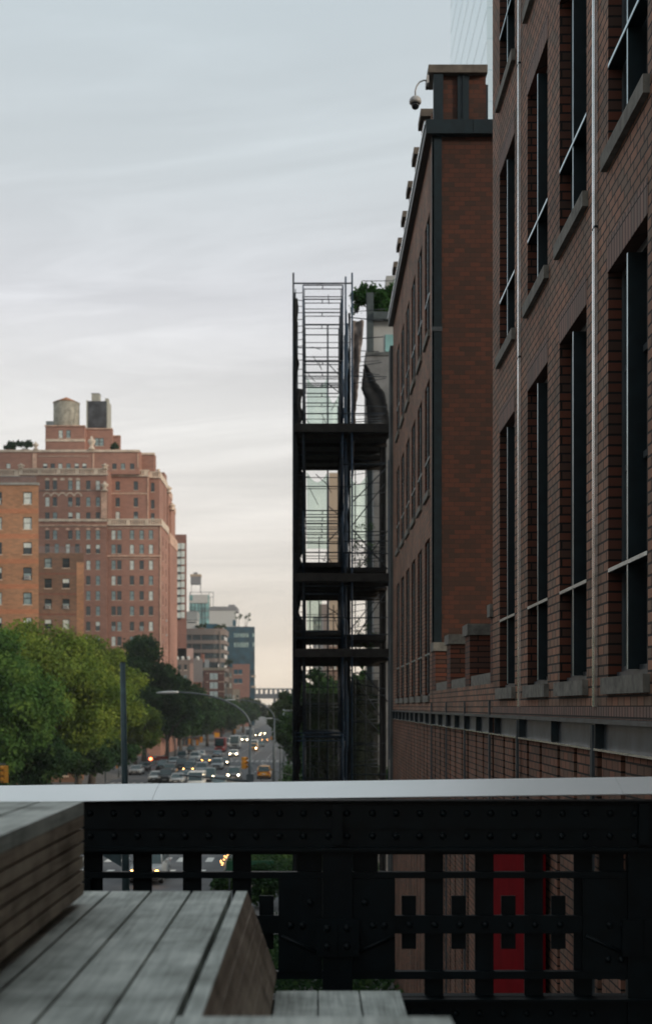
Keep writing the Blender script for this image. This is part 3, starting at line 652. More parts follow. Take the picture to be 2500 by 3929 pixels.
# corner quoins and pilaster strips on the wing edges
for x0, x1, y0, y1, Z in ((614, 617.4, 2010, 2560, ZA), (566, 569.3, 1815, 1990, ZC), (528, 532, 1740, 1795, ZD), (126, 142, 1740, 1796, ZD), (356, 362, 1740, 1796, ZD)):
    band(LT, x0, x1, y0, y1, Z, 'terracotta_trim', .14, 'quoin_strip', .1)
band(LT, 390, 411, ry2(920), ry2(1150), ZB, 'terracotta_trim', .5, 'buttress')
# round heads over the arched windows
def arch(cx, cy, r0, r1, Z, mat='limestone', fill=False):
    mb = MB(); X = wx(rx2(cx), Z); zz_ = wz(ry2(cy), Z); s = .47 / F * Z; n = 8
    for k in range(n):
        a, b_ = math.pi * k / n, math.pi * (k + 1) / n; q0 = 0 if fill else r0
        P = lambda r, t, y: (X + r * s * math.cos(t), y, zz_ + r * s * math.sin(t))
        F1 = [P(q0, a, Z - .1), P(r1, a, Z - .1), P(r1, b_, Z - .1), P(q0, b_, Z - .1)]; F2 = [(p[0], Z + .02, p[2]) for p in F1]
        mb.face(F1, mat); mb.face([F1[1], F2[1], F2[2], F1[2]], mat)
    mb.build('arch', LT)
for cx in (388, 450, 512, 575, 638): arch(cx, 836, 0, 20, ZB, fill=True); arch(cx, 968, 24, 34, ZB)
for cx in (388, 465, 555, 632, 722, 800): arch(cx, 1243, 0, 19, ZB, 'terracotta_trim', True)
# urns and finials
def urn(cx, yt, yb, Z, s=1.0):
    X = wx(rx2(cx), Z); a, b_ = wz(ry2(yb), Z), wz(ry2(yt), Z); h = b_ - a; mb = MB()
    mb.lathe(X, Z, [(.55 * s, a), (.5 * s, a + h * .15), (.3 * s, a + h * .25), (.28 * s, a + h * .35), (.62 * s, a + h * .6), (.6 * s, a + h * .72), (.25 * s, a + h * .82), (.15 * s, b_)], 'limestone', 12); mb.build('urn', LT)
urn(293, 522, 590, ZD); urn(750, 478, 590, ZD, 1.3); urn(175, 700, 742, ZB, 1.2); urn(858, 700, 742, ZB, 1.2); urn(856, 845, 925, ZB - .6, 1.2); urn(1378, 880, 940, ZC6, 1.2); urn(1292, 742, 770, ZC2, .8); urn(1405, 1020, 1080, ZC4, 1.3)
# rooftop tanks and plants
WT = thing('water_tank', (wx(256, ZE + 4), ZE + 4, wz(1634, ZE)), 'round wooden water tank with orange conical roof on the stepped brick block', 'water tank', 'rooftop water tanks')
Zt = ZE + 4; X = wx(256, Zt)
mb = MB(); mb.lathe(X, Zt, [(49 * Zt / F, wz(1634, ZE) - .5), (49 * Zt / F, wz(1628, Zt)), (49 * Zt / F, wz(1547, Zt))], 'tank_wood', 28); mb.build('tank', WT)
mb = MB(); mb.lathe(X, Zt, [(52 * Zt / F, wz(1548, Zt)), (.06, wz(1524, Zt))], 'tank_roof', 28); mb.build('cone_roof', WT)
mb = MB()
for k in range(9): mb.lathe(X, Zt, [(49.6 * Zt / F, wz(1628 - 9 * k, Zt)), (49.6 * Zt / F, wz(1627 - 9 * k, Zt))], 'tank_frame', 28)
mb.tube([(X + 1.9, Zt - 2.0, wz(1630, Zt)), (X + 2.4, Zt - 1.4, wz(1550, Zt))], .06, 'tank_frame', 5); mb.box(wx(181, Zt), wx(215, Zt), Zt - 1, Zt + 1, wz(1636, Zt), wz(1620, Zt), 'roof_grey'); mb.build('hoop', WT)
DT = thing('water_tank', (wx(380, ZF_ + 3), ZF_ + .6, wz(1646, ZF_)), 'square dark stained tank in a pale frame on the stepped brick block', 'water tank', 'rooftop water tanks')
Zt = ZF_ + 3
mb = MB(); mb.box(wx(343, Zt), wx(416, Zt), Zt - 2, Zt + 2, wz(1646, ZF_), wz(1548, Zt), 'tank_dark'); mb.build('tank', DT)
for a, b_ in ((339, 344), (416, 421)): mb = MB(); mb.box(wx(a, Zt), wx(b_, Zt), Zt - 2.1, Zt + 2.1, wz(1646, ZF_), wz(1545, Zt), 'tank_frame'); mb.build('frame', DT)
mb = MB(); mb.box(wx(355, Zt), wx(384, Zt), Zt - 1, Zt + 1, wz(1547, Zt), wz(1516, Zt), 'tank_frame'); mb.box(wx(354, Zt), wx(385, Zt), Zt - 1.05, Zt + 1.05, wz(1516, Zt), wz(1513, Zt), 'cladding_grey'); mb.build('hatch', DT); mb = MB(); mb.box(wx(406, Zt), wx(418, Zt), Zt - .8, Zt + .8, wz(1544, Zt), wz(1532, Zt), 'tank_frame'); mb.build('hatch', DT)
def roofplant(px, yt, yb, Z, wpx, label, seed, n=500, size=.35, group='rooftop plants'):
    X, a, b_ = wx(px, Z), wz(yb, Z), wz(yt, Z); rr_ = random.Random(seed); t_ = thing('rooftop_plant', (X, Z, a), label, 'plant', group); w_ = wpx * Z / F
    mb = MB(); cl = []
    for k in range(7):
        q = (X + rr_.uniform(-.5, .5) * w_, Z + rr_.uniform(-.4, .4), a + (b_ - a) * rr_.uniform(.35, .95)); cl.append((*q, w_ * .10, w_ * .10, w_ * .10)); mb.tube([(X, Z, a), q], [.06, .03], 'bark', 5)
    mb.box(X - w_ * .3, X + w_ * .3, Z - .3, Z + .3, a, a + .35, 'pot'); mb.build('planter', t_); leaves(cl, n, size, seed, 'leaf_far' if Z > 300 else 'leaf_dark', 'foliage', t_)
roofplant(38, 1695, 1731, ZD + 2, 44, 'left of two small dark rooftop trees on the stepped brick block', 41, 1300)
roofplant(98, 1693, 1731, ZD + 2, 50, 'right of two small dark rooftop trees on the stepped brick block', 42, 1600)
roofplant(444, 1706, 1730, ZD + 2, 26, 'small dark bush beside the penthouse of the stepped brick block', 43, 900)

# --- orange brick block at the left edge ---
OB = thing('apartment_building', (wx(0, 136), 136, 0), 'orange brick apartment block cut by the left edge, air conditioner in one window', 'building')
Zo = 130; mb = MB(); sp = []; hs = []
vv = {0: 'pale', 1: 'pale', 2: 'half', 3: 'ac', 4: 'grey', 5: 'half'}
for k in range(9):
    for cx in (226, -18, -240, -460):
        cy = 1911 + k * 96.3; X = wx(cx * .47, Zo); ww, hh = 34 / F * Zo, 46 / F * Zo
        hs.append((X - ww / 2, X + ww / 2, wz(cy + 23, Zo), wz(cy - 23, Zo))); sp.append((X, Zo, wz(cy + 23, Zo), ww, hh, (vv.get(k, 'grey') if cx == 226 else pick(rr)), 0))
mass(mb, wx(-420, Zo), wx(149, Zo), Zo, 148, 0, wz(1858, Zo), 'brick_orange', hs, skew=-4.6); mb.build('wall', OB); place_windows(OB, sp)
for k in range(8):
    cy = 1911 + k * 96.3 + 50; b2 = MB(); y0_ = wz(cy + 9, Zo); y1_ = wz(cy - 9, Zo); b2.box(wx(-420, Zo), wx(149.3, Zo), Zo - .012, Zo + .01, y0_, y1_, 'brick_orange_band'); b2.build('brick_band', OB)
mb = MB(); mb.box(wx(-420, Zo), wx(150, Zo), Zo - .1, Zo + .3, wz(1861, Zo), wz(1852, Zo), 'concrete'); mb.build('coping', OB)
def rail(root, x0, x1, yt, yb, Z, n, mat='cladding_grey'):
    mb = MB(); mb.box(wx(x0, Z), wx(x1, Z), Z, Z + .06, wz(yt + 2, Z), wz(yt, Z), mat)
    for k in range(n + 1): X = wx(x0 + (x1 - x0) * k / n, Z); mb.box(X - .025, X + .025, Z, Z + .05, wz(yb, Z), wz(yt, Z), mat)
    mb.build('roof_railing', root)
rail(OB, -420, 137, 1827, 1853, Zo + .1, 60)
# --- brown brick block beside it ---
BB = thing('apartment_building', (wx(220, 168), 168, 0), 'lower brown brick apartment block with orange corner strip, between the orange and the stepped block', 'building')
Zb = 162; mb = MB(); sp = []; hs = []
vv = {(0, 0): 'grey', (0, 1): 'dark', (1, 0): 'dark', (1, 1): 'half', (2, 0): 'ac', (2, 1): 'ac'}
for k in range(8):
    for j, cx in enumerate((394, 540)):
        cy = ry3(235) + k * 78; X = wx(cx * .47, Zb); ww, hh = 28 / F * Zb, 37 / F * Zb
        hs.append((X - ww / 2, X + ww / 2, wz(cy + 18.5, Zb), wz(cy - 18.5, Zb))); sp.append((X, Zb, wz(cy + 18.5, Zb), ww, hh, vv.get((k, j), pick(rr)), 0))
mass(mb, wx(100, Zb), wx(322, Zb), Zb, 178, 0, wz(2122, Zb), 'brick_brown', hs, skew=-3.4); mb.build('wall', BB); place_windows(BB, sp)
b2 = MB(); b2.box(wx(295, Zb), wx(322.4, Zb), Zb - .015, Zb + .01, 0, wz(2157, Zb), 'brick_orange'); b2.build('brick_corner', BB)
rail(BB, 148, 312, 2098, 2122, Zb + .1, 26)
for k in range(6): b2 = MB(); cy = ry3(235) + k * 78 + 41; b2.box(wx(148, Zb), wx(294, Zb), Zb - .012, Zb + .01, wz(cy + 3, Zb), wz(cy - 3, Zb), 'brick_red'); b2.build('brick_band', BB)

# ================= buildings far down the avenue =================
def r4x(v): return 640 + v * .3322
def r4y(v): return 2000 + v * .3322
def simple(name, label, x0, x1, yt, Z, dep, mat, yb=None, cat='building', sidemat=None, front=()):
    X0_, X1_ = wx(x0, Z), wx(x1, Z); z0 = 0 if yb is None else wz(yb, Z)
    root = thing(name, ((X0_ + X1_) / 2, Z + dep / 2, z0), label, cat); mb = MB(); mass(mb, X0_, X1_, Z, Z + dep, z0, wz(yt, Z), mat, front, sidemat=sidemat, skew=(X1_ * dep / Z * 1.03 if X1_ < 0 else 0)); mb.build('wall', root); return root
def wgrid(root, xs, ys, Z, ww, hh, var=None, seed=1, mats=('glass_far', 'blind_grey', 'blind_pale')):
    r_ = random.Random(seed)
    for y in ys:
        for x in xs:
            mb = MB(); X = wx(x, Z); w2, h2 = ww * Z / F / 2, hh * Z / F / 2; z = wz(y, Z); mt = var or r_.choice(mats)
            mb.box(X - w2, X + w2, Z - .05, Z + .05, z - h2, z + h2, mt); mb.box(X - w2 - .1, X + w2 + .1, Z - .16, Z + .05, z - h2 - .22, z - h2 - .001, 'limestone'); mb.box(X - .05, X + .05, Z - .09, Z - .05, z - h2, z + h2, 'window_frame_dark'); mb.build('window', root)
H = simple('apartment_building', 'tall thin red brick slab with stacked white glazed bays, behind the stepped block', 600, 716, r4y(152), 345, 18, 'brick_far', sidemat='cladding_tan')
for k in range(10):
    mb = MB(); Z = 345; y0 = r4y(255 + k * 88); mb.box(wx(676, Z), wx(709, Z), Z - .1, Z + .1, wz(y0 + 23, Z), wz(y0, Z), 'blind_pale'); mb.box(wx(676, Z), wx(694, Z), Z - .5, Z + .1, wz(y0 + 29, Z), wz(y0 + 23, Z), 'glass_far'); mb.box(wx(694, Z), wx(695, Z), Z - .2, Z + .1, wz(y0 + 23, Z), wz(y0, Z), 'window_frame_dark'); mb.build('window_bay', H)
J = simple('office_building', 'slim building with green glass floors under a rooftop tank on a frame', 726, 803, r4y(850), 540, 20, 'glass_teal')
Z = 540
mb = MB(); mb.box(wx(727, Z), wx(798, Z), Z - .4, Z + 15, wz(r4y(945), Z), wz(r4y(848), Z), 'cladding_white'); mb.build('parapet', J)
mb = MB(); mb.box(wx(729, Z), wx(740, Z), Z - .5, Z - .4, wz(r4y(915), Z), wz(r4y(855), Z), 'glass_teal'); mb.build('glass_panel', J)
for k in range(5): mb = MB(); mb.box(wx(735 + 13 * k, Z), wx(736.5 + 13 * k, Z), Z - .3, Z, wz(2400, Z), wz(r4y(950), Z), 'window_frame_dark'); mb.build('mullion', J)
for k in range(2): mb = MB(); mb.box(wx(727, Z), wx(803, Z), Z - .3, Z, wz(2345 + 25 * k, Z), wz(2343 + 25 * k, Z), 'cladding_grey'); mb.build('floor_band', J)
mb = MB()
for x in (727, 730, 771, 817, 800): mb.box(wx(x, Z), wx(x + 2, Z), Z + 1, Z + 1.3, wz(2330, Z), wz(r4y(815), Z), 'cladding_grey')
for y in (815, 870): mb.box(wx(727, Z), wx(819, Z), Z + 1, Z + 1.3, wz(r4y(y) + 2, Z), wz(r4y(y), Z), 'cladding_grey')
mb.build('roof_frame', J)
TK = thing('water_tank', (wx(750, 544), 544, wz(2241, 544)), 'small grey boxed tank raised on a thin frame, highest thing beside the red brick slab', 'water tank'); Z = 544
mb = MB(); mb.box(wx(731, Z), wx(769, Z), Z, Z + 4, wz(2241, Z), wz(2212, Z), 'cladding_grey'); mb.build('tank', TK); mb = MB(); mb.box(wx(730, Z), wx(771, Z), Z - .1, Z + 4.1, wz(2212, Z), wz(2203, Z), 'cladding_tan'); mb.box(wx(742, Z), wx(757, Z), Z, Z + 2, wz(2203, Z), wz(2196, Z), 'cladding_grey'); mb.build('lid', TK)
mb = MB(); mb.box(wx(768, Z), wx(771, Z), Z, Z + .3, wz(2272, Z), wz(2241, Z), 'cladding_grey'); mb.box(wx(731, Z), wx(733, Z), Z + 3, Z + 3.3, wz(2272, Z), wz(2241, Z), 'cladding_white'); mb.build('frame', TK)
K = simple('office_building', 'plain white box building behind the banded brown block', 803, 906, r4y(1030), 672, 20, 'cladding_white'); Z = 672
mb = MB(); mb.box(wx(803, Z), wx(908, Z), Z - .2, Z + 20, wz(r4y(1032), Z), wz(r4y(985), Z), 'cladding_grey'); mb.box(wx(875, Z), wx(899, Z), Z + 2, Z + 8, wz(r4y(985), Z), wz(r4y(960), Z), 'cladding_grey'); mb.build('roof_plant_room', K)
mb = MB(); mb.box(wx(893, Z), wx(906, Z), Z - .1, Z + .1, wz(2402, Z), wz(r4y(1140), Z), 'glass_blue'); mb.build('window', K)
# brown building with curved corner and ribbon windows
Z = 450; Lb = thing('office_building', (wx(770, 458), 458, 0), 'brown office building with ribbon windows and rounded corner, gardens on its roof', 'building')
def rounded(x0, x1, z0, z1, y0, dep, r, mat, mb):
    pts = [(x0, y0 + dep), (x0, y0)] + [(x1 - r + r * math.sin(a), y0 + r - r * math.cos(a)) for a in [math.pi / 2 * k / 8 for k in range(9)]] + [(x1, y0 + dep)]
    mb.loft([[(p[0], p[1], z) for p in pts] for z in (z0, z1)], mat, smooth=False)
mb = MB(); rounded(wx(640, Z), wx(858, Z), 0, wz(2420, Z), Z + .5, 18, 4, 'glass_far', mb); mb.build('glazing', Lb)
for y0, y1 in ((1240, 1310), (1372, 1415), (1480, 1520), (1582, 1625), (1690, 1730), (1800, 1850)):
    mb = MB(); rounded(wx(640, Z), wx(864, Z), wz(r4y(y1), Z), wz(r4y(y0), Z), Z, 19, 4.5, 'cladding_brown', mb); mb.build('floor_band', Lb)
for x in (700, 735, 770, 842): mb = MB(); mb.box(wx(x, Z), wx(x + 2.5, Z), Z + .2, Z + .6, wz(2560, Z), wz(2420, Z), 'cladding_brown'); mb.build('pillar', Lb)
mb = MB(); mb.box(wx(681, Z), wx(750, Z), Z + 6, Z + 14, wz(2412, Z), wz(r4y(1125), Z), 'glass_far'); mb.box(wx(681, Z), wx(752, Z), Z + 5, Z + 14, wz(r4y(1128), Z), wz(r4y(1030), Z), 'roof_grey'); mb.box(wx(708, Z), wx(756, Z), Z + 3, Z + 5, wz(2410, Z), wz(r4y(1140), Z), 'cladding_white'); mb.box(wx(716, Z), wx(748, Z), Z + 2.9, Z + 3, wz(r4y(1168), Z), wz(r4y(1155), Z), 'glass_far'); mb.build('penthouse', Lb)
mb = MB(); mb.box(wx(790, Z), wx(832, Z), Z + 2, Z + 4, wz(2412, Z), wz(r4y(1180), Z), 'glass_blue'); mb.build('roof_box', Lb)
roofplant(775, 2398, 2413, 453, 40, 'low roof garden left of the dark box on the rounded brown office', 51, 500, .5)
roofplant(845, 2400, 2413, 452, 34, 'low roof garden right of the dark box on the rounded brown office', 52, 400, .5)
# dark glass block
G = simple('office_building', 'dark blue glass office block, last on the left of the avenue before open sky', 860, 977, r4y(1218), 640, 20, 'glass_blue', sidemat='glass_blue'); Z = 640
mb = MB()
for k in range(13): mb.box(wx(862 + 9.4 * k, Z), wx(863 + 9.4 * k, Z), Z - .25, Z, 0, wz(2406, Z), 'window_frame_dark')
for k in range(9): mb.box(wx(860, Z), wx(977, Z), Z - .2, Z, wz(2430 + 34 * k, Z), wz(2427 + 34 * k, Z), 'glass_blue')
mb.build('mullions', G)
for y0 in (1285, 1400):
    for k in range(7): mb = MB(); mb.box(wx(898 + 8.2 * k, Z), wx(903 + 8.2 * k, Z), Z - .1, Z + .1, wz(r4y(y0 + 55), Z), wz(r4y(y0), Z), 'glass_lit'); mb.build('lit_window', G)
    mb = MB(); mb.box(wx(970, Z), wx(975, Z), Z - .1, Z + .1, wz(r4y(y0 + 50), Z), wz(r4y(y0), Z), 'glass_lit'); mb.build('lit_window', G)
for y in (1780, 1900): mb = MB(); mb.box(wx(964, Z), wx(980, Z), Z - .3, Z + 3, wz(r4y(y + 22), Z), wz(r4y(y), Z), 'cladding_tan'); mb.build('balcony', G)
roofplant(915, 2350, 2406, 645, 26, 'left thin tree on the roof of the dark blue glass block', 53, 170, .6)
roofplant(943, 2342, 2406, 645, 34, 'right thin tree on the roof of the dark blue glass block', 54, 220, .6)
O = simple('apartment_building', 'low pinkish rounded rooftop block in front of the ribbon windows', 660, 742, r4y(1468), 345, 14, 'cladding_pink')
mb = MB(); Z = 345
for x in (681, 702, 724, 760): mb.lathe(wx(x, Z), Z - 1, [(.5, wz(r4y(1610), Z)), (.5, wz(r4y(1570), Z)), (.2, wz(r4y(1560), Z))], 'cladding_white', 8)
mb.build('roof_vent', O)
P1 = simple('townhouse', 'grey walk up house under the pinkish rooftop block', 676, 728, r4y(1600), 330, 14, 'cladding_brown'); wgrid(P1, (690, 712), (2560, 2600, 2640), 330, 10, 20, seed=2)
P2 = simple('townhouse', 'house with blank slate grey side wall left of the red brick house', 728, 778, r4y(1590), 365, 14, 'cladding_grey')
mb = MB(); Z = 365; mb.box(wx(770, Z), wx(780, Z), Z + 1, Z + 4, wz(2540, Z), wz(r4y(1530), Z), 'brick_red'); mb.build('chimney', P2)
mb = MB(); mb.box(wx(726, Z), wx(776, Z), Z - 3, Z - .01, 0, wz(2618, Z), 'brick_red'); mb.build('front_wing', P2)
P3 = simple('townhouse', 'red brick corner house with three square windows above one another', 781, 861, r4y(1705), 430, 16, 'brick_red'); wgrid(P3, (820,), (r4y(1790), r4y(1895), r4y(2000), r4y(2105)), 430, 30, 24, var='blind_pale')
Z = 430; mb = MB()
for y in (1750, 1850, 1960, 2060): mb.box(wx(838, Z), wx(862, Z), Z - .25, Z, wz(r4y(y + 12), Z), wz(r4y(y), Z), 'terracotta_trim'); mb.box(wx(791, Z), wx(800, Z), Z - .25, Z, wz(r4y(y + 12), Z), wz(r4y(y), Z), 'terracotta_trim')
mb.box(wx(779, Z), wx(863, Z), Z - .4, Z, wz(2572, Z), wz(2562, Z), 'cladding_tan'); mb.build('stone_band', P3)
mb = MB(); mb.box(wx(783, Z), wx(797, Z), Z + 2, Z + 6, wz(2565, Z), wz(2530, Z), 'cladding_white'); mb.box(wx(808, Z), wx(835, Z), Z + 2, Z + 6, wz(2565, Z), wz(2545, Z), 'glass_far'); mb.build('roof_hut', P3)
roofplant(876, 2530, 2562, 436, 26, 'bush on the roof terrace right of the red brick corner house', 55, 700, .4)
P4 = simple('townhouse', 'narrow grey brown house between the red brick and the plain brown brick houses', 861, 893, r4y(1690), 470, 14, 'cladding_brown'); wgrid(P4, (872, 884), (2590, 2630, 2670), 470, 6, 16, seed=4)
P5 = simple('townhouse', 'plain brown brick house with chamfered top in front of the dark blue glass block', 893, 958, r4y(1650), 600, 14, 'brick_far', sidemat='brick_brown'); wgrid(P5, (905, 922), (r4y(1740), r4y(1845)), 600, 15, 18, var='glass_blue')
P6 = simple('townhouse', 'low pale beige house at the foot of the plain brown brick house', 888, 920, r4y(1940), 520, 10, 'cladding_tan'); wgrid(P6, (897, 911), (2672,), 520, 6, 10, seed=6)
P0 = simple('shop_building', 'low red fronted shop row under the left kerb trees', 640, 724, 2790, 300, 10, 'brick_brown'); mb = MB(); Z = 300
mb.box(wx(650, Z), wx(722, Z), Z - 2, Z, wz(2880, Z), wz(2866, Z), 'awning_red'); mb.build('awning', P0)
mb = MB()
for k in range(5): mb.box(wx(655 + 14 * k, Z), wx(665 + 14 * k, Z), Z - .1, Z + .1, .4, 3, 'glass_far')
mb.build('shop_window', P0)
P7 = simple('brick_building', 'low brick building hidden among the trees at the left', 60, 300, 2830, 157, 3, 'brick_brown')
wgrid(P7, (110, 180, 250), (2880, 2960), 157, 22, 30, seed=9)
# far viaduct
V = thing('viaduct', (wx(1050, 700), 700, 0), 'far grey elevated railway viaduct closing the end of the avenue', 'bridge'); Z = 700
mb = MB(); mb.box(wx(900, Z), wx(1500, Z), Z, Z + 9, wz(2680, Z), wz(2662, Z), 'bridge_steel'); mb.build('deck', V)
mb = MB(); mb.box(wx(900, Z), wx(1500, Z), Z, Z + .5, wz(2646, Z), wz(2641, Z), 'bridge_steel')
for k in range(30): mb.box(wx(900 + 18 * k, Z), wx(909 + 18 * k, Z), Z, Z + .5, wz(2662, Z), wz(2646, Z), 'bridge_steel')
mb.build('railing', V)
for x in (960, 1048, 1140, 1240): mb = MB(); mb.box(wx(x, Z), wx(x + 9, Z), Z + 2, Z + 6, 0, wz(2680, Z), 'bridge_steel'); mb.build('pier', V)
# towers behind the scaffold
simple('tower', 'tan tower seen through the middle of the scaffold', 1262, 1296, 1814, 380, 20, 'cladding_tan', sidemat='cladding_grey')
tw = simple('tower', 'grey tower right behind the tan tower, seen through the scaffold', 1296, 1335, 1790, 400, 20, 'cladding_grey'); 
tw = simple('tower', 'low grey tower seen through the lower scaffold openings', 1200, 1240, 2365, 470, 20, 'cladding_grey'); wgrid(tw, (1207, 1217, 1227), (2390, 2420, 2450, 2480), 470, 4, 14, seed=3)
tw = simple('tower', 'reddish brown tower stepping up behind the low grey tower', 1222, 1262, 2318, 500, 20, 'cladding_brown')
tw = simple('tower', 'red brick tower at the foot of the tan tower', 1262, 1330, 2440, 340, 20, 'brick_brown'); wgrid(tw, (1270, 1285, 1300), (2470, 2500, 2530, 2560), 340, 7, 14, seed=8)
# tall glass tower above the roofs
Z = 150; GT = thing('glass_tower', (wx(1800, 165), 165, 0), 'very tall pale glass tower rising behind the brick parapet at the top', 'tower')
mb = MB(); mb.box(wx(1727, Z + 40), wx(1727, Z + 40) + 30, Z, Z + 40, 0, 130, 'tower_glass'); mb.build('curtain_wall', GT)
for k in range(17):
    mb = MB(); mb.box(wx(1727, Z + 40) - .012, wx(1727, Z + 40), Z + .01, Z + 39.9, 62 + k * 3.9, 62.12 + k * 3.9, 'glass_line'); mb.build('glazing_line', GT)

# ================= buildings behind the scaffold, right side =================
SB = thing('building', (4.4, 60, 0), 'grey building with roof terrace and steel column behind the scaffold', 'building')
mb = MB(); Z = 56
mb.box(wx(1402, Z), wx(1497, Z) + 6, Z, Z + 1.5, wz(1655, Z), wz(1353, Z), 'stucco_grey'); mb.box(wx(1433, Z), wx(1497, Z) + 6, Z + .01, Z + 1.5, 0, wz(1655, Z), 'stucco_grey'); mb.build('wall', SB)
mb = MB(); mb.box(wx(1401, Z), wx(1497, Z) + 6, Z - .05, Z + 1.55, wz(1365, Z), wz(1352, Z), 'concrete_dark'); mb.build('coping', SB)
Z = 60
mb = MB(); mb.box(wx(1406, Z), wx(1432, Z), Z, Z + .4, 0, wz(1122, Z), 'panel_column'); mb.build('steel_column', SB)
mb = MB(); mb.box(wx(1431, Z), wx(1560, Z), Z + .2, Z + 1, 0, wz(1227, Z), 'panel_white'); mb.build('upper_wall', SB)
mb = MB(); mb.box(wx(1431, Z), wx(1560, Z), Z - .2, Z + .8, wz(1228, Z), wz(1200, Z), 'panel_column'); mb.build('terrace_beam', SB)
mb = MB(); mb.box(wx(1478, Z), wx(1512, Z), Z + .15, Z + .21, wz(1345, Z), wz(1280, Z), 'glass_teal'); mb.build('window', SB)
mb = MB(); mb.box(wx(1480, 66), wx(1540, 66), 66, 67, wz(1200, 66), wz(1058, 66), 'panel_white'); mb.build('lift_head', SB)
mb = MB(); mb.box(wx(1390, Z), wx(1560, Z), Z - .1, Z - .07, wz(1081, Z), wz(1079, Z), 'scaffold_tube'); mb.box(wx(1404, Z), wx(1406, Z), Z - .1, Z - .07, wz(1200, Z), wz(1080, Z), 'scaffold_tube'); mb.build('terrace_railing', SB)
def terrplant(px, yt, yb, wpx, label, seed, n, size=.16):
    X, a, b_ = wx(px, Z), wz(yb, Z), wz(yt, Z); rr_ = random.Random(seed); t_ = thing('terrace_plant', (X, Z + .8, a), label, 'plant', 'plants on the roof terrace'); w_ = wpx * Z / F; mb = MB(); cl = []
    for k in range(16):
        q = (X + rr_.uniform(-.5, .5) * w_, Z + .8 + rr_.uniform(-.5, .3), a + (b_ - a) * rr_.uniform(.1, .95)); cl.append((*q, w_ * .16, w_ * .16, (b_ - a) * .12)); mb.tube([(X, Z + .8, a), q], [.04, .015], 'bark', 5)
    mb.build('stem', t_); leaves(cl, n, size, seed, 'leaf_shrub', 'foliage', t_)
terrplant(1478, 1082, 1202, 74, 'dense green bush on the roof terrace above the white panel', 61, 6500)
terrplant(1408, 1088, 1145, 52, 'spiky palm like plant left of the dense terrace bush', 62, 900, .22)
terrplant(1372, 1105, 1180, 34, 'straggly vine at the top right of the scaffold', 63, 500, .16)
# pale concrete strip at the end of the brick block
PS = MB(); PS.box(2.70, 2.9, 43.0, 43.7, 0, wz(1335, 43.3), 'concrete_dark'); PS.box(2.66, 2.71, 43.02, 43.2, CH - 2.6, CH - 1.9, 'concrete'); PS.box(2.9, 5, 43.1, 43.7, 0, wz(1345, 43.3), 'stucco_grey')
o = PS.build('party_wall', at=(2.8, 43.4, 0)); tag(o, 'narrow pale concrete end wall between the scaffold and the brick block', 'wall')

# ================= scaffold =================
SC = thing('scaffold', (.3, 49, 0), 'tall dark pipe scaffold with planked decks and torn netting standing before the grey building', 'scaffold')
XL, XR, XO, XP = -.45, 1.07, -.82, 1.43
YS = [46.0, 47.6, 49.2, 50.8, 52.4]
LV = [16.2, 13.3, 10.85, 7.55, 5.12, 2.23, -1.0, -4.0, -7.0]      # lifts, relative to eye height
rs = random.Random(3)
def bar(mb, a, b_, r=.024, mat='scaffold_tube'): mb.tube([a, b_], r, mat, 6)
for i in range(len(LV) - 1):
    zt_, zb_ = CH + LV[i], CH + LV[i + 1]
    for j, y in enumerate(YS):
        if i == 0 and j > 3: continue
        mb = MB(); m2 = 'scaffold_blue' if (i + j) % 3 == 0 else 'scaffold_tube'
        bar(mb, (XL, y, zb_), (XL, y, zt_ - .02), mat=m2); bar(mb, (XR, y, zb_), (XR, y, zt_ - .02), .03, 'scaffold_blue')
        bar(mb, (XL, y, zt_ - .02), (XR, y, zt_ - .02)); bar(mb, (XL + .03, y, zt_ - .17), (XR - .03, y, zt_ - .17), .018); bar(mb, (.3, y, zt_ - .17), (.3, y, zt_), .018)
        bar(mb, (XL + .07, y, zb_), (XL + .05, y, zt_ - .17), .014); bar(mb, (XR - .06, y, zb_), (XR - .06, y, zt_ - .17), .016)
        for k in range(5): bar(mb, (XR - .06, y, zb_ + .3 + k * .42), (XR, y, zb_ + .3 + k * .42), .012); bar(mb, (XL, y, zb_ + .3 + k * .42), (XL + .07, y, zb_ + .3 + k * .42), .012)
        mb.build('scaffold_frame', SC)
for x, yy in ((XO + .03, 47.6), (XR + .12, 46.4), (XR + .18, 47.8), (XP - .08, 49.4), (XR + .2, 51),  (XO, 46), (XP, 46), (XO, 52.4), (XP, 52.4), (2.85, 46.2), (2.85, 52.4), (XO + .1, 49.2), (XP, 49.2)):
    mb = MB(); bar(mb, (x, yy, .13), (x, yy, CH + (16.65 if x < 2 and yy < 47 else 9.5 if x > 2 else 15.8)), .034, 'scaffold_tube' if x < 0 else 'scaffold_blue'); mb.build('upright', SC)
mb = MB(); bar(mb, (.57, 53, .13), (.57, 53, CH + 16.9), .036); mb.build('upright', SC)
mb = MB(); bar(mb, (XO, 46, CH + 16.25), (XP, 46, CH + 16.25), .03); mb.build('ledger', SC)
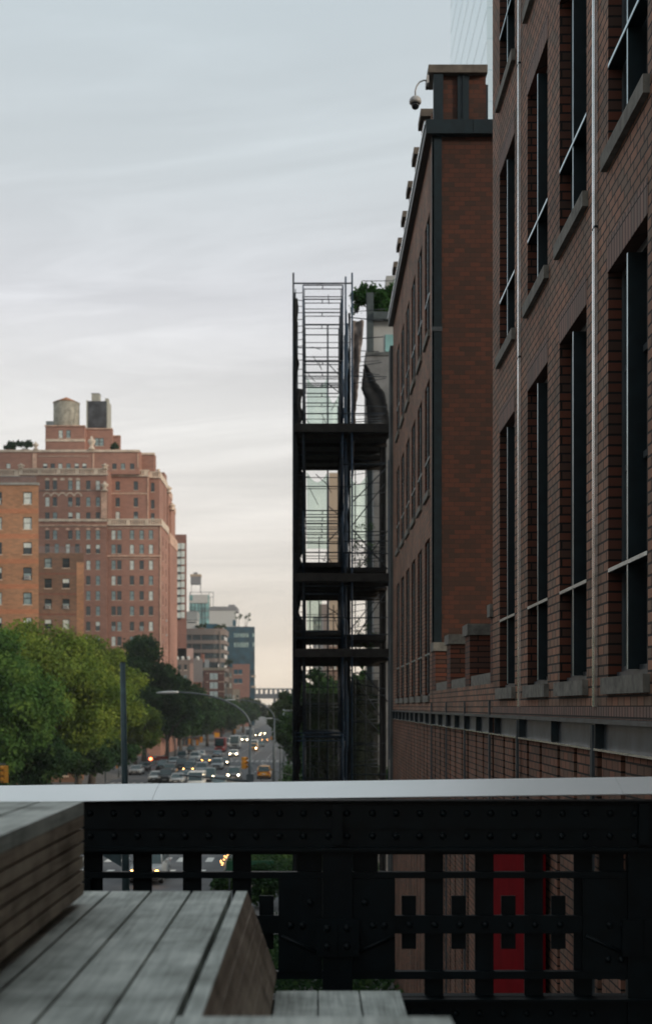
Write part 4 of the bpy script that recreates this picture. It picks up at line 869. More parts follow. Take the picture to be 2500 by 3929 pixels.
for z, xa, xb, yy in [(15.7, XO, XP, 52.4), (11.25, -.4, 2.7, 46.0), (11.27 + .0, XL, XR, 52.4), (9.3, 1.07, 2.7, 46), (8.0, XL, XR, 52.4), (6.3, -.5, XR, 46.1), (3.45, XO, 1.2, 46), (3.42, 1.2, 2.8, 46.2), (2.65, XO, 1.1, 46), (2.9, XO, 1.1, 46), (2.75, 1.2, 2.8, 46), (-1.0, XO, 1.2, 46), (-1.15, XO, 1.2, 46), (-1.3, XO, 1.2, 46), (-2.6, 1.3, 2.8, 46), (5.9, 1.1, 2.8, 46), (6.35, 1.1, 2.8, 46), (7.0, 1.1, 2.8, 48), (5.6, 1.1, 2.8, 50), (1.4, 1.1, 2.8, 50), (.3, 1.2, 2.8, 52)]:
    mb = MB(); bar(mb, (xa, yy, CH + z), (xb, yy, CH + z + rs.uniform(-.03, .03)), .026, 'scaffold_blue' if z < 0 and xa < 0 else 'scaffold_tube'); mb.build('ledger', SC)
# cross braces along the run and across the right bay
for i in range(len(LV) - 1):
    zt_, zb_ = CH + LV[i], CH + LV[i + 1]
    for j in range(4):
        mb = MB()
        for x in (XO + .05, XR): bar(mb, (x, YS[j], zb_ + .3), (x, YS[j + 1], zt_ - .3), .016); bar(mb, (x, YS[j], zt_ - .3), (x, YS[j + 1], zb_ + .3), .016)
        mb.build('cross_brace', SC)
for z0, z1, y0, y1 in ((8.0, 9.5, 47, 47.5), (7.2, 9.0, 48, 48), (7.2, 6.2, 51, 51), (5.2, 6.9, 49, 47), (2.5, 4.6, 48, 48), (1.6, -.6, 50, 50), (2.0, .2, 47, 47), (.3, -1.2, 51, 51), (3.2, 4.9, 50.5, 50.5), (6.9, 5.4, 46.5, 47)):
    mb = MB(); bar(mb, (1.45, y0, CH + z0), (2.85, y1, CH + z1), .024); mb.build('cross_brace', SC)
for z0, z1, xa, xb in ((15.2, 14.3, .57, 1.3), (14.3, 13.6, .57, 1.3), (11.0, 10.2, .57, 1.3), (8.9, 8.3, .57, 1.2), (7.3, 7.8, .57, 1.1), (6.6, 5.9, .57, 1.1), (11.25, 10.95, -.4, .57), (4.4, 4.0, .57, 1.1), (2.1, 1.7, .57, 1.1)):
    mb = MB(); bar(mb, (xa, 53, CH + z0), (xb, 52.6, CH + z1), .022); mb.build('cross_brace', SC)
def deck(z, th, y0=45.95, y1=52.9, xa=-.78, xb=2.88, toe=.3, gaps=True):
    mb = MB(); y = y0; k = 0
    while y < y1:
        mb.box(xa + rs.uniform(0, .05), xb - rs.uniform(0, .08), y, min(y + .235, y1), CH + z - toe, CH + z - toe + .05, 'plank'); y += .237 + (.012 if rs.random() < .15 else 0); k += 1
    o = mb.build('plank_deck', SC); mb = MB()
    mb.box(xa, xb, y0 - .06, y0 - .01, CH + z - toe - .02, CH + z, 'plank'); mb.build('toe_board', SC)
    mb = MB()
    for y in (46.3, 47.9, 49.5, 51.1, 52.6): mb.box(xa, xb, y, y + .08, CH + z - toe - .16, CH + z - toe - .02, 'plank')
    mb.build('bearer', SC)
deck(10.85, .3); deck(5.12, .3); deck(2.23, .34)
for z, t_ in ((5.62, .22), (2.98, .27)):
    mb = MB(); mb.box(-.75, 1.1, 46.6, 52.6, CH + z - t_, CH + z - t_ + .06, 'plank'); mb.box(-.75, 1.1, 46.6, 46.65, CH + z - t_, CH + z, 'plank'); mb.box(1.1, 2.8, 47, 52.6, CH + z - t_ - .1, CH + z - .15, 'plank'); mb.build('plank_deck', SC)
# bunched debris netting down the left side and hanging cloths on the right
def net(name, f, nu, nv, mat):
    mb = MB(); P = [[f(u / nu, v / nv) for v in range(nv + 1)] for u in range(nu + 1)]
    base_ = len(mb.v)
    for row in P: mb.v += [tuple(p) for p in row]
    k = mb.mi(mat)
    for u in range(nu):
        for v in range(nv): a = u * (nv + 1) + v; mb.f.append((a, a + nv + 1, a + nv + 2, a + 1)); mb.m.append(k); mb.sm.append(True)
    o = mb.build(name, SC); md = o.modifiers.new('thickness', 'SOLIDIFY'); md.thickness = .02; return o
nz = lambda a, b_, s: math.sin(a * 7.3 + s) * .5 + math.sin(b_ * 23 + a * 11 + s * 2) * .3 + math.sin(b_ * 61 + s) * .2
def jag(v, sd, amp=1.0):
    k = v * 60; i = int(k); f = k - i; h = lambda n: (math.sin(n * 127.1 + sd * 311.7) * 43758.5453) % 1.0
    return amp * (h(i) * (1 - f) + h(i + 1) * f)
net('debris_netting', lambda u, v: (XO + .03 + .06 * nz(u, v, 1), 46.05 + u * (1.0 + 4.5 * jag(v * .5, 3)), .3 + v * (CH + 13.8)), 10, 120, 'net_dark')
net('debris_netting', lambda u, v: (XO + .01 + u * (.07 + .26 * jag(v, 1) * (1 - .5 * v)), 46.02 + .12 * nz(u, v, 2), .3 + v * (CH + 15.4)), 4, 160, 'net_dark')
net('debris_netting', lambda u, v: (XO + .05 + u * (.08 + .30 * jag(v, 5)), 49 + .12 * nz(u, v, 2), CH - 9 + v * 22.0), 4, 140, 'net_dark')
net('hanging_cloth', lambda u, v: (XP + .02 + u * (.05 + .50 * max(0, v - .12) ** 1.3 + .06 * jag(v * .6, 2)), 47.5 + .15 * nz(u, v, 5), CH + 9.0 + v * 6.3), 8, 60, 'net_tan')
net('hanging_cloth', lambda u, v: (XP - .05 - u * (.06 + .07 * jag(v, 8)), 46.3 + .1 * nz(u, v, 5), CH - 9.6 + v * 24.8), 4, 150, 'net_dark')
net('hanging_cloth', lambda u, v: (XR - .02 + u * (.05 + .22 * jag(v, 11)), 50.5 + .1 * nz(u, v, 5), CH - 9.6 + v * 24.0), 4, 140, 'scaffold_blue')
RG = [(1250, 1030, 1060), (1300, 1024, 1100), (1400, 1010, 1160), (1500, 1000, 1200), (1580, 990, 1270), (1640, 1022, 1308), (1700, 1050, 1318), (1800, 1062, 1335), (1900, 1070, 1350), (2030, 1076, 1375)]
def rag(u, v):
    q = 2030 - v * 780
    for (y0, l0, r0), (y1, l1, r1) in zip(RG[:-1], RG[1:]):
        if y0 <= q <= y1: t_ = (q - y0) / (y1 - y0); l_, g_ = l0 + (l1 - l0) * t_, r0 + (r1 - r0) * t_; break
    l_ += 14 * (jag(v * 1.0, 41) - .5); g_ += 22 * (jag(v * 1.0, 43) - .5); sc_ = 54.5 / F / 3.482
    return ((1100 * 3.482 + l_ + u * (g_ - l_) - VX * 3.482) * sc_, 54.5 + .05 * math.sin(u * 9 + v * 5), CH + (VY * 3.482 - 1040 * 3.482 - q) * sc_)
net('torn_netting', rag, 8, 60, 'net_dark')
net('torn_netting', lambda u, v: (2.60 + u * .25, 48 + .06 * nz(u, v, 5), CH - 9.5 + v * 20.3), 4, 40, 'net_dark')
net('torn_netting', lambda u, v: (1.75 + u * (.2 + .5 * jag(v * .5, 33)), 53.5 + .1 * nz(u, v, 5), CH - 9.5 + v * 6.0), 4, 60, 'net_dark')
# see-through mesh sheets, sagging between the posts
mt = M['net_pale']; nd_ = mt.node_tree.nodes; tr_ = nd_.new('ShaderNodeBsdfTransparent'); tr_.inputs[0].default_value = (.93, 1, .96, 1); ms_ = nd_.new('ShaderNodeMixShader'); ms_.inputs[0].default_value = .80
mt.node_tree.links.new(nd_['Principled BSDF'].outputs[0], ms_.inputs[1]); mt.node_tree.links.new(tr_.outputs[0], ms_.inputs[2]); mt.node_tree.links.new(ms_.outputs[0], nd_['Material Output'].inputs[0])
for xa, xb, za, zb_ in ((XL + .1, .57, 11.1, 14.6), (.57, XR, 11.1, 13.9), (XL + .1, .57, 7.0, 10.4), (1.5, 2.3, 11.1, 12.6), (1.5, 2.3, 7.4, 10.3), (XL + .1, .3, 3.0, 5.2)):
    net('mesh_sheet', lambda u, v, xa=xa, xb=xb, za=za, zb_=zb_: (xa + u * (xb - xa), 53.1 + .12 * nz(u, v * 3, 2), CH + za + v * (zb_ - za) - (.45 * math.sin(math.pi * u) * v)), 12, 12, 'net_pale')
mt = M['darkening_sheer']; nd_ = mt.node_tree.nodes; tr_ = nd_.new('ShaderNodeBsdfTransparent'); ms_ = nd_.new('ShaderNodeMixShader'); ms_.inputs[0].default_value = .42
mt.node_tree.links.new(nd_['Principled BSDF'].outputs[0], ms_.inputs[1]); mt.node_tree.links.new(tr_.outputs[0], ms_.inputs[2]); mt.node_tree.links.new(ms_.outputs[0], nd_['Material Output'].inputs[0])
for xa, xb, za, zb_ in ((XL, XR, -9.6, .6), (XP, 2.8, -9.6, 1.2), (XR + .02, XP - .02, -9.6, 9)):
    net('darkening_sheet', lambda u, v, xa=xa, xb=xb, za=za, zb_=zb_: (xa + u * (xb - xa), 53.0 + .12 * nz(u, v * 3, 2), CH + za + v * (zb_ - za)), 10, 16, 'darkening_sheer')  # dark sheer sheets added to darken the scaffold, chiefly low down
# short rungs, couplers and stray tubes at every lift
for i in range(len(LV) - 1):
    zt_, zb_ = CH + LV[i], CH + LV[i + 1]; mb = MB()
    n_ = int((zt_ - zb_) / .26)
    for k in range(n_):
        z = zb_ + .15 + k * .26
        bar(mb, (XO + .06, 46.5, z), (XL, 46.5, z + rs.uniform(-.05, .05)), .014)
    bar(mb, (XO + .07, 46.5, zb_), (XO + .07, 46.5, zt_), .018); bar(mb, (XL - .01, 46.5, zb_), (XL - .01, 46.5, zt_), .018)
    mb.build('ladder', SC)
    for k in range(9 if i in (0, 3, 5) else 5):
        z = zb_ + rs.uniform(.2, .95) * (zt_ - zb_); y = rs.choice(YS); mb = MB(); bar(mb, (XL, y, z), (XR + rs.choice((0, 0, .35)), y, z), rs.uniform(.014, .022)); mb.build('ledger', SC)
    for k in range(8):
        z = zb_ + rs.uniform(.1, .9) * (zt_ - zb_); y = rs.uniform(46.5, 52.5); mb = MB(); bar(mb, (XP, y, z), (2.8, y, z + rs.uniform(-.25, .25)), rs.uniform(.012, .022)); mb.build('ledger', SC)
    for k in range(6):
        z = zb_ + rs.uniform(.2, .8) * (zt_ - zb_); x = rs.uniform(XL, XR); mb = MB(); y = rs.choice(YS); bar(mb, (x, y, z), (x + rs.uniform(-.7, .7), y, z + rs.uniform(-.8, .8)), .014); mb.build('cross_brace', SC)
for x in (XL + .25, .15, .8):
    mb = MB(); bar(mb, (x, 51.6, .2), (x + rs.uniform(-.05, .05), 51.6, CH + rs.uniform(2, 7.4)), .02); mb.build('upright', SC)
for x in (1.75, 2.2):
    mb = MB(); bar(mb, (x, 51.9, .2), (x, 51.9, CH + 10.5), .022); mb.build('upright', SC)
mb = MB()
for k in range(20): mb.box(1.5 + k * .065, 1.515 + k * .065, 46.5, 46.52, CH + 5.3, CH + 6.2, 'scaffold_tube')
mb.build('guard_grille', SC)
# climbing plant tangled in the right bay
cl = [(1.55 + random.Random(k).uniform(0, .9), 50 + .3 * math.sin(k), CH + random.Random(k + 50).uniform(5.9, 7.6), .12, .12, .22) for k in range(16)] + [(1.6 + random.Random(k).uniform(0, .8), 49, CH + random.Random(k + 90).uniform(2.3, 3.6), .12, .12, .2) for k in range(12)]
o = leaves(cl, 1100, .07, 71, 'leaf_dark', 'climbing_plant', at=(2.0, 50, CH + 2.2)); tag(o, 'dark climbing plant tangled in the right bay of the scaffold', 'plant')

ptree(1400, 2575, 78, 54.6, 'leafy young tree growing up inside the right bay of the scaffold', 'leaf_dark', 25, n=12000, size=.12, nb=26, low=.8, aspect=.35)
ptree(1250, 2640, 78, 55.4, 'leafy young tree behind the main bay of the scaffold foot', 'leaf_dark', 26, n=12000, size=.12, nb=26, low=.8, aspect=.35)
for q in range(2):
    ptree((1200, 1400)[q], (2760, 2700)[q], 80, (66, 72)[q], ('low dark tree at the foot of the scaffold, under its blue double rail', 'dark low tree between the scaffold foot and the pale end wall')[q], 'leaf_dark', 22 + q, n=9000, size=.28, nb=20, low=1.5, aspect=.5)
# ================= street lamps, posts, signals =================
def lamp(x, y, top, arm, label, s=1, pole_r=.10, group='curved street lamps along the avenue', head=.75):
    t_ = thing('street_lamp', (x, y, .13), label, 'street lamp', group); mb = MB()
    rise = arm * .5; pts = [(x, y, .13), (x, y, top * .35), (x, y, top - rise * .95)]
    mb.tube(pts, [pole_r * 1.35, pole_r * 1.1, pole_r * .9], 'lamp_pole', 10); mb.box(x - .2, x + .2, y - .2, y + .2, .13, .9, 'lamp_pole'); mb.build('pole', t_)
    mb = MB(); P = []
    for k in range(13): a = math.pi / 2 * k / 12; P.append((x + s * arm * (1 - math.cos(a)), y, top - rise * .95 - .02 + rise * .95 * math.sin(a)))
    mb.tube(P, [pole_r * .85 - .03 * k / 12 for k in range(13)], 'lamp_pole', 8); mb.build('arm', t_)
    xe = x + s * arm; mb = MB(); rings = []
    for u, wd, hz in ((-.05, .06, .06), (.15, .11, .09), (.4, .16, .10), (.75, .17, .09), (1.0, .13, .06), (1.1, .04, .02)):
        c_ = xe + s * (u * head - .05); rings.append([(c_, y + wd * math.cos(q), top - .01 - .04 * u + hz * math.sin(q)) for q in [2 * math.pi * j / 10 for j in range(10)]])
    mb.loft(rings, 'lamp_head'); mb.build('lamp_head', t_)
    mb = MB(); mb.cyl(xe + s * .35 * head, y, top + .06, top + .2, .05, 'black_plastic', 8); mb.build('photocell', t_)
    return t_
lamp(wx(960, 77), 77, wz(2655, 77), 4.7, 'nearest curved street lamp, its long grey head over the middle of the avenue', -1, .09, head=1.25)
lamp(wx(1052, 139), 139, wz(2684, 139), 4.6, 'second curved street lamp from the camera, head near the red brick house', -1, .1, head=1.1)
lamp(wx(1122, 215), 215, wz(2708, 215), 4.0, 'third curved street lamp, close to the left edge of the scaffold', -1, .11, head=1.0)
lamp(wx(1075, 162), 162, wz(2756, 162), 1.2, 'short straight street lamp on the right kerb, with a pale head', -1, .1, head=1.1)
lamp(wx(-20, 107), 107, wz(2706, 107), 1.9, 'street lamp at the far left among the trees, head pointing right', 1, .09, head=.8)
lamp(wx(672, 230), 230, wz(2729, 230), 1.6, 'left kerb street lamp below the long grey lamp head', 1, .1, head=.9)
lamp(wx(290, 138), 138, wz(2774, 138), 1.0, 'small lamp head poking out of the biggest yellow green tree', 1, .07, head=.9)
# straight far post
p = thing('street_pole', (wx(1088, 180), 180, .13), 'straight thin pale pole on the right kerb near the scaffold', 'pole'); mb = MB(); mb.tube([(wx(1088, 180), 180, .1), (wx(1088, 180), 180, wz(2720, 180))], [.16, .1], 'lamp_head', 8); mb.build('shaft', p)
mb = MB(); mb.lathe(wx(1088, 180), 180, [(.3, wz(2832, 180)), (.3, wz(2825, 180)), (.15, wz(2822, 180))], 'lamp_head', 10); mb.box(wx(1088, 180) - .05, wx(1088, 180) + 1.6, 179.95, 180.05, wz(2728, 180), wz(2724, 180), 'lamp_head'); mb.build('bracket', p)
# thick leaning post at the left, nearer
Zp = 46; x0 = wx(478, Zp); p = thing('steel_post', (wx(484, Zp), Zp, .13), 'thick plain grey green post rising alone in front of the biggest tree', 'post')
mb = MB(); mb.tube([(wx(486, Zp), Zp, .13), (wx(479, Zp), Zp, wz(2985, Zp)), (wx(471, Zp), Zp, wz(2541, Zp))], [.16, .125, .10], 'pole_green', 16); mb.build('shaft', p)
mb = MB(); mb.tube([(wx(471, Zp), Zp, wz(2543, Zp)), (wx(471, Zp), Zp, wz(2540, Zp))], [.105, .1], 'black_plastic', 16); mb.build('cap', p)
mb = MB(); a = (wx(470, Zp), Zp); mb.loft([[(wx(380, Zp), Zp - .05, wz(3274, Zp)), (wx(380, Zp), Zp + .05, wz(3274, Zp)), (wx(380, Zp), Zp + .05, wz(3262, Zp)), (wx(380, Zp), Zp - .05, wz(3262, Zp))], [(wx(466, Zp), Zp - .05, wz(3325, Zp)), (wx(466, Zp), Zp + .05, wz(3325, Zp)), (wx(466, Zp), Zp + .05, wz(3262, Zp)), (wx(466, Zp), Zp - .05, wz(3262, Zp))]], 'pole_green', smooth=False); mb.build('bracket', p)
# traffic signals
def signal_head(root, x, y, z, h, faces=0, lit=None):
    """three section head, centre at x,y,z; faces = rotation about z (0 looks at the camera)"""
    mb = MB(); T = Matrix.Translation((x, y, z)) @ Matrix.Rotation(faces, 4, 'Z'); w_ = h * .36
    for k in range(3):
        z0 = -h / 2 + k * h / 3; mb.box(-w_ / 2, w_ / 2, -w_ * .4, w_ * .4, z0 + .01, z0 + h / 3 - .01, 'signal_yellow', T=T)
        n = 10; r = w_ * .42; ring = lambda yy, rr_: [tuple(T @ Vector((rr_ * math.cos(q), yy, z0 + h / 6 + rr_ * math.sin(q)))) for q in [math.pi * (-.15 + 1.3 * j / n) for j in range(n + 1)]]
        A, B_ = ring(-w_ * .4, r), ring(-w_ * .95, r * .95)
        for j in range(n): mb.face([A[j], A[j + 1], B_[j + 1], B_[j]], 'signal_yellow')
    o = mb.build('signal_head', root)
    for k, nm in enumerate(('green', 'amber', 'red')):
        mb = MB(); z0 = -h / 2 + k * h / 3 + h / 6; mb.face([tuple(T @ Vector((w_ * .36 * math.cos(q), -w_ * .42, z0 + w_ * .36 * math.sin(q)))) for q in [2 * math.pi * j / 12 for j in range(12)]], {'red': 'light_red'}.get(nm) if lit == nm else 'lens_dark'); mb.build('lens', o)
def signal(px, Z, ytop, label, heads, arm=None, group='traffic signals along the avenue', r=.1):
    X = wx(px, Z); t_ = thing('traffic_signal', (X, Z, .13), label, 'traffic signal', group); mb = MB(); mb.tube([(X, Z, .13), (X, Z, wz(ytop, Z))], [r, r * .8], 'lamp_pole', 8); mb.build('pole', t_)
    if arm: mb = MB(); mb.tube([(X, Z, wz(arm[1], Z)), ((X + wx(arm[0], Z)) / 2, Z, (wz(arm[1], Z) * .35 + wz(arm[2], Z) * .65)), (wx(arm[0], Z), Z, wz(arm[2], Z))], [r * .8, r * .6, r * .45], 'lamp_pole', 8); mb.build('mast_arm', t_)
    for hx, hy, hh, f, lit in heads: signal_head(t_, wx(hx, Z), Z - .05, wz(hy, Z), hh * Z / F, f, lit)
    return t_
sg = signal(958, 76, 2925, 'traffic signal pole beside the nearest curved lamp, with guy wires and a yellow side signal', [(937, 2927, 46, R(50), None)], (690, 3000, 2974), r=.12)
Z = 76; mb = MB(); mb.box(wx(945, Z), wx(973, Z), Z - .2, Z + .2, wz(3010, Z), wz(2970, Z), 'lamp_pole'); mb.build('clamp_box', sg)
mb = MB()
for a, b_ in (((958, 2925), (705, 2997)), ((958, 2925), (1120, 2975)), ((958, 2935), (1010, 3002))): mb.tube([(wx(a[0], Z), Z, wz(a[1], Z)), ((wx(a[0], Z) + wx(b_[0], Z)) / 2, Z, (wz(a[1], Z) + wz(b_[1], Z)) / 2 - .08), (wx(b_[0], Z), Z, wz(b_[1], Z))], .02, 'lamp_pole', 5)
mb.build('guy_wire', sg)
sg = signal(-600, 71, 2925, 'big yellow traffic signal hanging at the left edge just above the handrail', [(19, 2970, 66, R(-40), None)], (22, 2945, 2932))
sg = signal(405, 155, 2990, 'yellow traffic signal on a slanted mast arm left of the thick grey post', [(404, 2922, 38, R(75), None)], (290, 2890, 2912))
mb = MB(); Z = 155; mb.tube([(wx(405, Z), Z, wz(3000, Z)), (wx(405, Z), Z, wz(2888, Z))], .09, 'lamp_pole', 8); mb.tube([(wx(405, Z), Z, wz(2890, Z)), (wx(290, Z), Z, wz(2892, Z))], .03, 'lamp_pole', 6); mb.build('pole_top', sg)
signal(456, 168, 2925, 'pole with small orange signal tucked behind the left trees', [(449, 2942, 14, R(60), None)])
signal(570, 195, 2890, 'signal pole with the glowing red light above the parked cars', [(581, 2911, 22, 0, None)])
mb = MB(); Z = 194; o_ = bpy.data.objects['traffic_signal.004']; mb.lathe(wx(581, Z), Z - .8, [(.05, wz(2916, Z)), (.22, wz(2914, Z)), (.27, wz(2911, Z)), (.22, wz(2908, Z)), (.05, wz(2906, Z))], 'light_red', 14); mb.build('lit_lens', o_)
signal(697, 252, 2812, 'left kerb mast arm with three amber signals in a row', [(726, 2845, 20, R(60), None), (757, 2848, 22, R(50), None), (771, 2838, 22, R(70), None)], (772, 2840, 2823), r=.2)
signal(848, 350, 2812, 'far mast arm reaching right with one amber signal, under the curved lamp', [(900, 2806, 17, R(60), None)], (901, 2812, 2796), r=.16)
signal(1048, 145, 2860, 'amber pedestrian signal on the right kerb pole beside the second curved lamp', [(1040, 2832, 14, R(30), None)])
sp_ = thing('street_sign', (wx(832, 335), 335, .13), 'small orange roadworks sign above the parked cars in the middle distance', 'sign'); Z = 335
mb = MB(); mb.tube([(wx(832, Z), Z, .13), (wx(832, Z), Z, wz(2812, Z))], .06, 'lamp_pole', 6); mb.build('pole', sp_); mb = MB(); mb.box(wx(823, Z), wx(842, Z), Z - .08, Z - .03, wz(2829, Z), wz(2811, Z), 'signal_yellow'); mb.build('sign_panel', sp_)
# sign bracket board seen under the rail and amber barrier lamps
sg2 = thing('street_sign', (wx(935, 62), 62, .13), 'dark green street board low behind the railing bars', 'sign'); Z = 62
mb = MB(); mb.box(wx(868, Z), wx(1050, Z), Z - .03, Z + .03, wz(3342, Z), wz(3302, Z), 'sign_green'); mb.build('sign_panel', sg2)
for x in (880, 1040): mb = MB(); mb.tube([(wx(x, Z), Z + .06, .13), (wx(x, Z), Z + .06, wz(3302, Z))], .04, 'lamp_pole', 6); mb.build('pole', sg2)
bl = thing('barrier_light', (wx(855, 68), 68, 0), 'cluster of glowing amber roadwork lamps seen through the railing', 'warning light'); Z = 68
mb = MB(); mb.tube([(wx(872, Z), Z, 0), (wx(868, Z), Z, wz(3262, Z))], .04, 'lamp_head', 6); mb.tube([(wx(850, Z), Z, 0), (wx(874, Z), Z, wz(3275, Z))], .035, 'lamp_head', 6); mb.build('stand', bl)
for x, y in ((862, 3285), (868, 3288), (860, 3297), (848, 3302), (849, 3308), (856, 3311), (853, 3317), (874, 3279)):
    mb = MB(); mb.lathe(wx(x, Z), Z - .1, [(.01, wz(y, Z) - .05), (.05, wz(y, Z)), (.01, wz(y, Z) + .05)], 'light_work', 8); mb.build('lamp', bl)

# ================= vehicles =================
def car(kind, colr, x, y, label, front=True, lights='off', name=None, cat=None, rot=0):
    """built nose towards -y; front=True faces the camera"""
    P = dict(sedan=(4.6, 1.8, 1.42, .92, (.26, .40, .72, .86)), suv=(4.7, 1.92, 1.78, 1.08, (.25, .36, .90, .97)), van=(5.2, 2.0, 2.15, 1.15, (.12, .24, .97, .995)), truck=(7.2, 2.35, 3.1, 1.4, (.02, .05, .2, .24)))[kind]
    Ln, W_, Hh, belt, gh = P; nm = name or {'sedan': 'parked_car', 'suv': 'sport_utility_car', 'van': 'van', 'truck': 'box_truck'}[kind]
    t_ = thing(nm, (0, 0, 0), label, cat or {'sedan': 'car', 'suv': 'car', 'van': 'van', 'truck': 'truck'}[kind], 'vehicles on the avenue'); cm = 'car_' + colr
    mb = MB(); rings = []; n = 12; w2 = W_ / 2
    for u in (0, .015, .06, .15, .3, .5, .7, .85, .94, .985, 1):
        yy = -Ln / 2 + u * Ln; e = 1 - .10 * abs(2 * u - 1) ** 4 - (.05 if u in (0, 1) else 0)
        if kind in ('van', 'truck'): hb = belt * (.80 if u < .02 else .9 if u < .1 else 1)
        else: hb = belt * (.74 if u < .01 else .84 if u < .05 else .92 if u < .2 else 1.0 if u < .8 else .98 if u < .95 else .85)
        zl = .24 + (.14 if u < .03 or u > .97 else 0); a = w2 * e
        rings.append([(-a * .9, yy, zl), (-a, yy, zl + .12), (-a, yy, hb * .62), (-a * .97, yy, hb * .9), (-a * .86, yy, hb), (a * .86, yy, hb), (a * .97, yy, hb * .9), (a, yy, hb * .62), (a, yy, zl + .12), (a * .9, yy, zl)])
    mb.loft(rings, cm)
    g0, g1, g2, g3 = [-Ln / 2 + q * Ln for q in gh]; top = w2 * (.74 if kind in ('sedan', 'suv') else .9)
    mb.loft([[(-top, g1 + .05, Hh - .07), (top, g1 + .05, Hh - .07), (top, g2, Hh - .07), (-top, g2, Hh - .07)], [(-top * .9, g1 + .2, Hh), (top * .9, g1 + .2, Hh), (top * .9, g2 - .15, Hh), (-top * .9, g2 - .15, Hh)]], cm, smooth=False)
    for sx in (-1, 1):
        for ya, yb in ((g0, g1), (g3, g2), ((g0 + g3) / 2, (g1 + g2) / 2)): mb.tube([(sx * w2 * .85, ya, belt - .02), (sx * top, yb, Hh - .06)], .045, cm, 5)
    if kind == 'truck': mb.box(-W_ / 2, W_ / 2, -Ln / 2 + 2.1, Ln / 2, .9, Hh, cm)
    body = mb.build('body', t_)
    mb = MB(); mb.loft([[(-w2 * .86, g0, belt - .02), (w2 * .86, g0, belt - .02), (w2 * .86, g3, belt - .02), (-w2 * .86, g3, belt - .02)], [(-top * .98, g1, Hh - .07), (top * .98, g1, Hh - .07), (top * .98, g2, Hh - .07), (-top * .98, g2, Hh - .07)]], 'car_glass', smooth=False); mb.build('windows', t_)
    for sx in (-1, 1):
        for yy in (-Ln / 2 + .85, Ln / 2 - .95):
            mb = MB(); mb.tube([(sx * (w2 - .24), yy, .33), (sx * (w2 - .01), yy, .33)], .33, 'tire', 14); wh = mb.build('wheel', t_); mb = MB(); mb.tube([(sx * (w2 - .012), yy, .33), (sx * (w2 + .005), yy, .33)], .2, 'hub', 10); mb.build('hub_cap', wh)
        zl = belt * .72; mb = MB()
        if lights == 'on' : mb.lathe(sx * w2 * .72, -Ln / 2 - .03, [(.03, zl - .09), (.13, zl), (.03, zl + .09)], 'light_white', 12)
        elif lights == 'amber': mb.lathe(sx * w2 * .72, -Ln / 2 - .03, [(.03, zl - .07), (.10, zl), (.03, zl + .07)], 'light_amber', 12)
        else: mb.box(sx * w2 * .55, sx * w2 * .9, -Ln / 2 - .02, -Ln / 2 + .1, zl - .08, zl + .08, 'light_off')
        mb.build('headlight', t_)
        mb = MB(); mb.box(sx * w2 * .6, sx * w2 * .92, Ln / 2 - .1, Ln / 2 + .02, belt * .7, belt * .86, 'light_red' if lights == 'brake' else 'tail_red'); mb.build('tail_light', t_)
        mb = MB(); mb.box(sx * w2 * .98, sx * (w2 + .17), g0 + .25, g0 + .37, belt, belt + .14, cm); mb.build('side_mirror', t_)
    mb = MB(); mb.box(-w2 * .5, w2 * .5, -Ln / 2 - .012, -Ln / 2 + .1, belt * .45, belt * .72, 'grille'); mb.box(-.26, .26, -Ln / 2 - .03, -Ln / 2 - .013, .42, .53, 'cladding_white'); mb.build('grille', t_)
    mb = MB(); mb.box(-w2 * .8, w2 * .8, -Ln / 2 - .06, -Ln / 2 + .02, .30, .41, 'grille'); mb.build('bumper', t_); mb = MB(); mb.box(-w2 * .8, w2 * .8, Ln / 2 - .02, Ln / 2 + .06, .34, .5, 'grille'); mb.box(-.26, .26, Ln / 2 + .005, Ln / 2 + .03, belt * .6, belt * .6 + .12, 'cladding_white'); mb.build('bumper', t_)
    if colr == 'yellow': mb = MB(); mb.box(-.3, .3, -.15, .15, Hh, Hh + .16, 'light_off'); mb.build('roof_light', t_)
    t_.location = (x, y, .005); t_.rotation_euler = (0, 0, (0 if front else math.pi) + rot); return t_
def cpx(px, Z): return wx(px, Z)
car('suv', 'grey', cpx(899, 164), 164, 'dark grey car with both headlights glowing, just left of the nearest lamp pole', lights='on', name='moving_car')
car('van', 'white', cpx(754, 146), 146, 'white van with boxy roof just above the metal handrail', lights='off')
car('sedan', 'teal', cpx(840, 149), 149, 'dark teal saloon between the white van and the dark grey car', name='moving_car')
car('suv', 'teal', cpx(803, 161), 161, 'dark car half behind the white van with one headlight glowing', lights='on', name='moving_car')
car('suv', 'silver', cpx(834, 192), 192, 'silver car behind the dark teal saloon', name='moving_car')
car('suv', 'yellow', cpx(1014, 168), 168, 'yellow taxi driving away at the right kerb', front=False, name='taxi', cat='taxi')
car('sedan', 'grey', cpx(794, 212), 212, 'grey saloon with amber lights stopped before the far crosswalk', front=True, lights='amber')
car('suv', 'white', cpx(749, 220), 220, 'white car parked left of the grey saloon with amber lights')
car('sedan', 'blue', cpx(835, 238), 238, 'dark blue saloon in front of the red truck', name='moving_car')
car('sedan', 'white', cpx(897, 240), 240, 'small white car with headlights glowing in the middle of the road', lights='on', name='moving_car')
car('truck', 'silver', cpx(903, 288), 288, 'pale box truck beyond the small white car with glowing headlights')
car('truck', 'red', cpx(846, 268), 268, 'red delivery truck standing under the left kerb trees')
car('suv', 'yellow', cpx(972, 270), 270, 'yellow taxi coming towards the camera with bright headlights', lights='on', name='taxi', cat='taxi')
car('van', 'white', cpx(974, 282), 282, 'white van with bright lights right behind the oncoming yellow taxi', lights='on')
car('suv', 'grey', cpx(1016, 338), 338, 'far grey car with amber lights near the right kerb', lights='amber', name='moving_car')
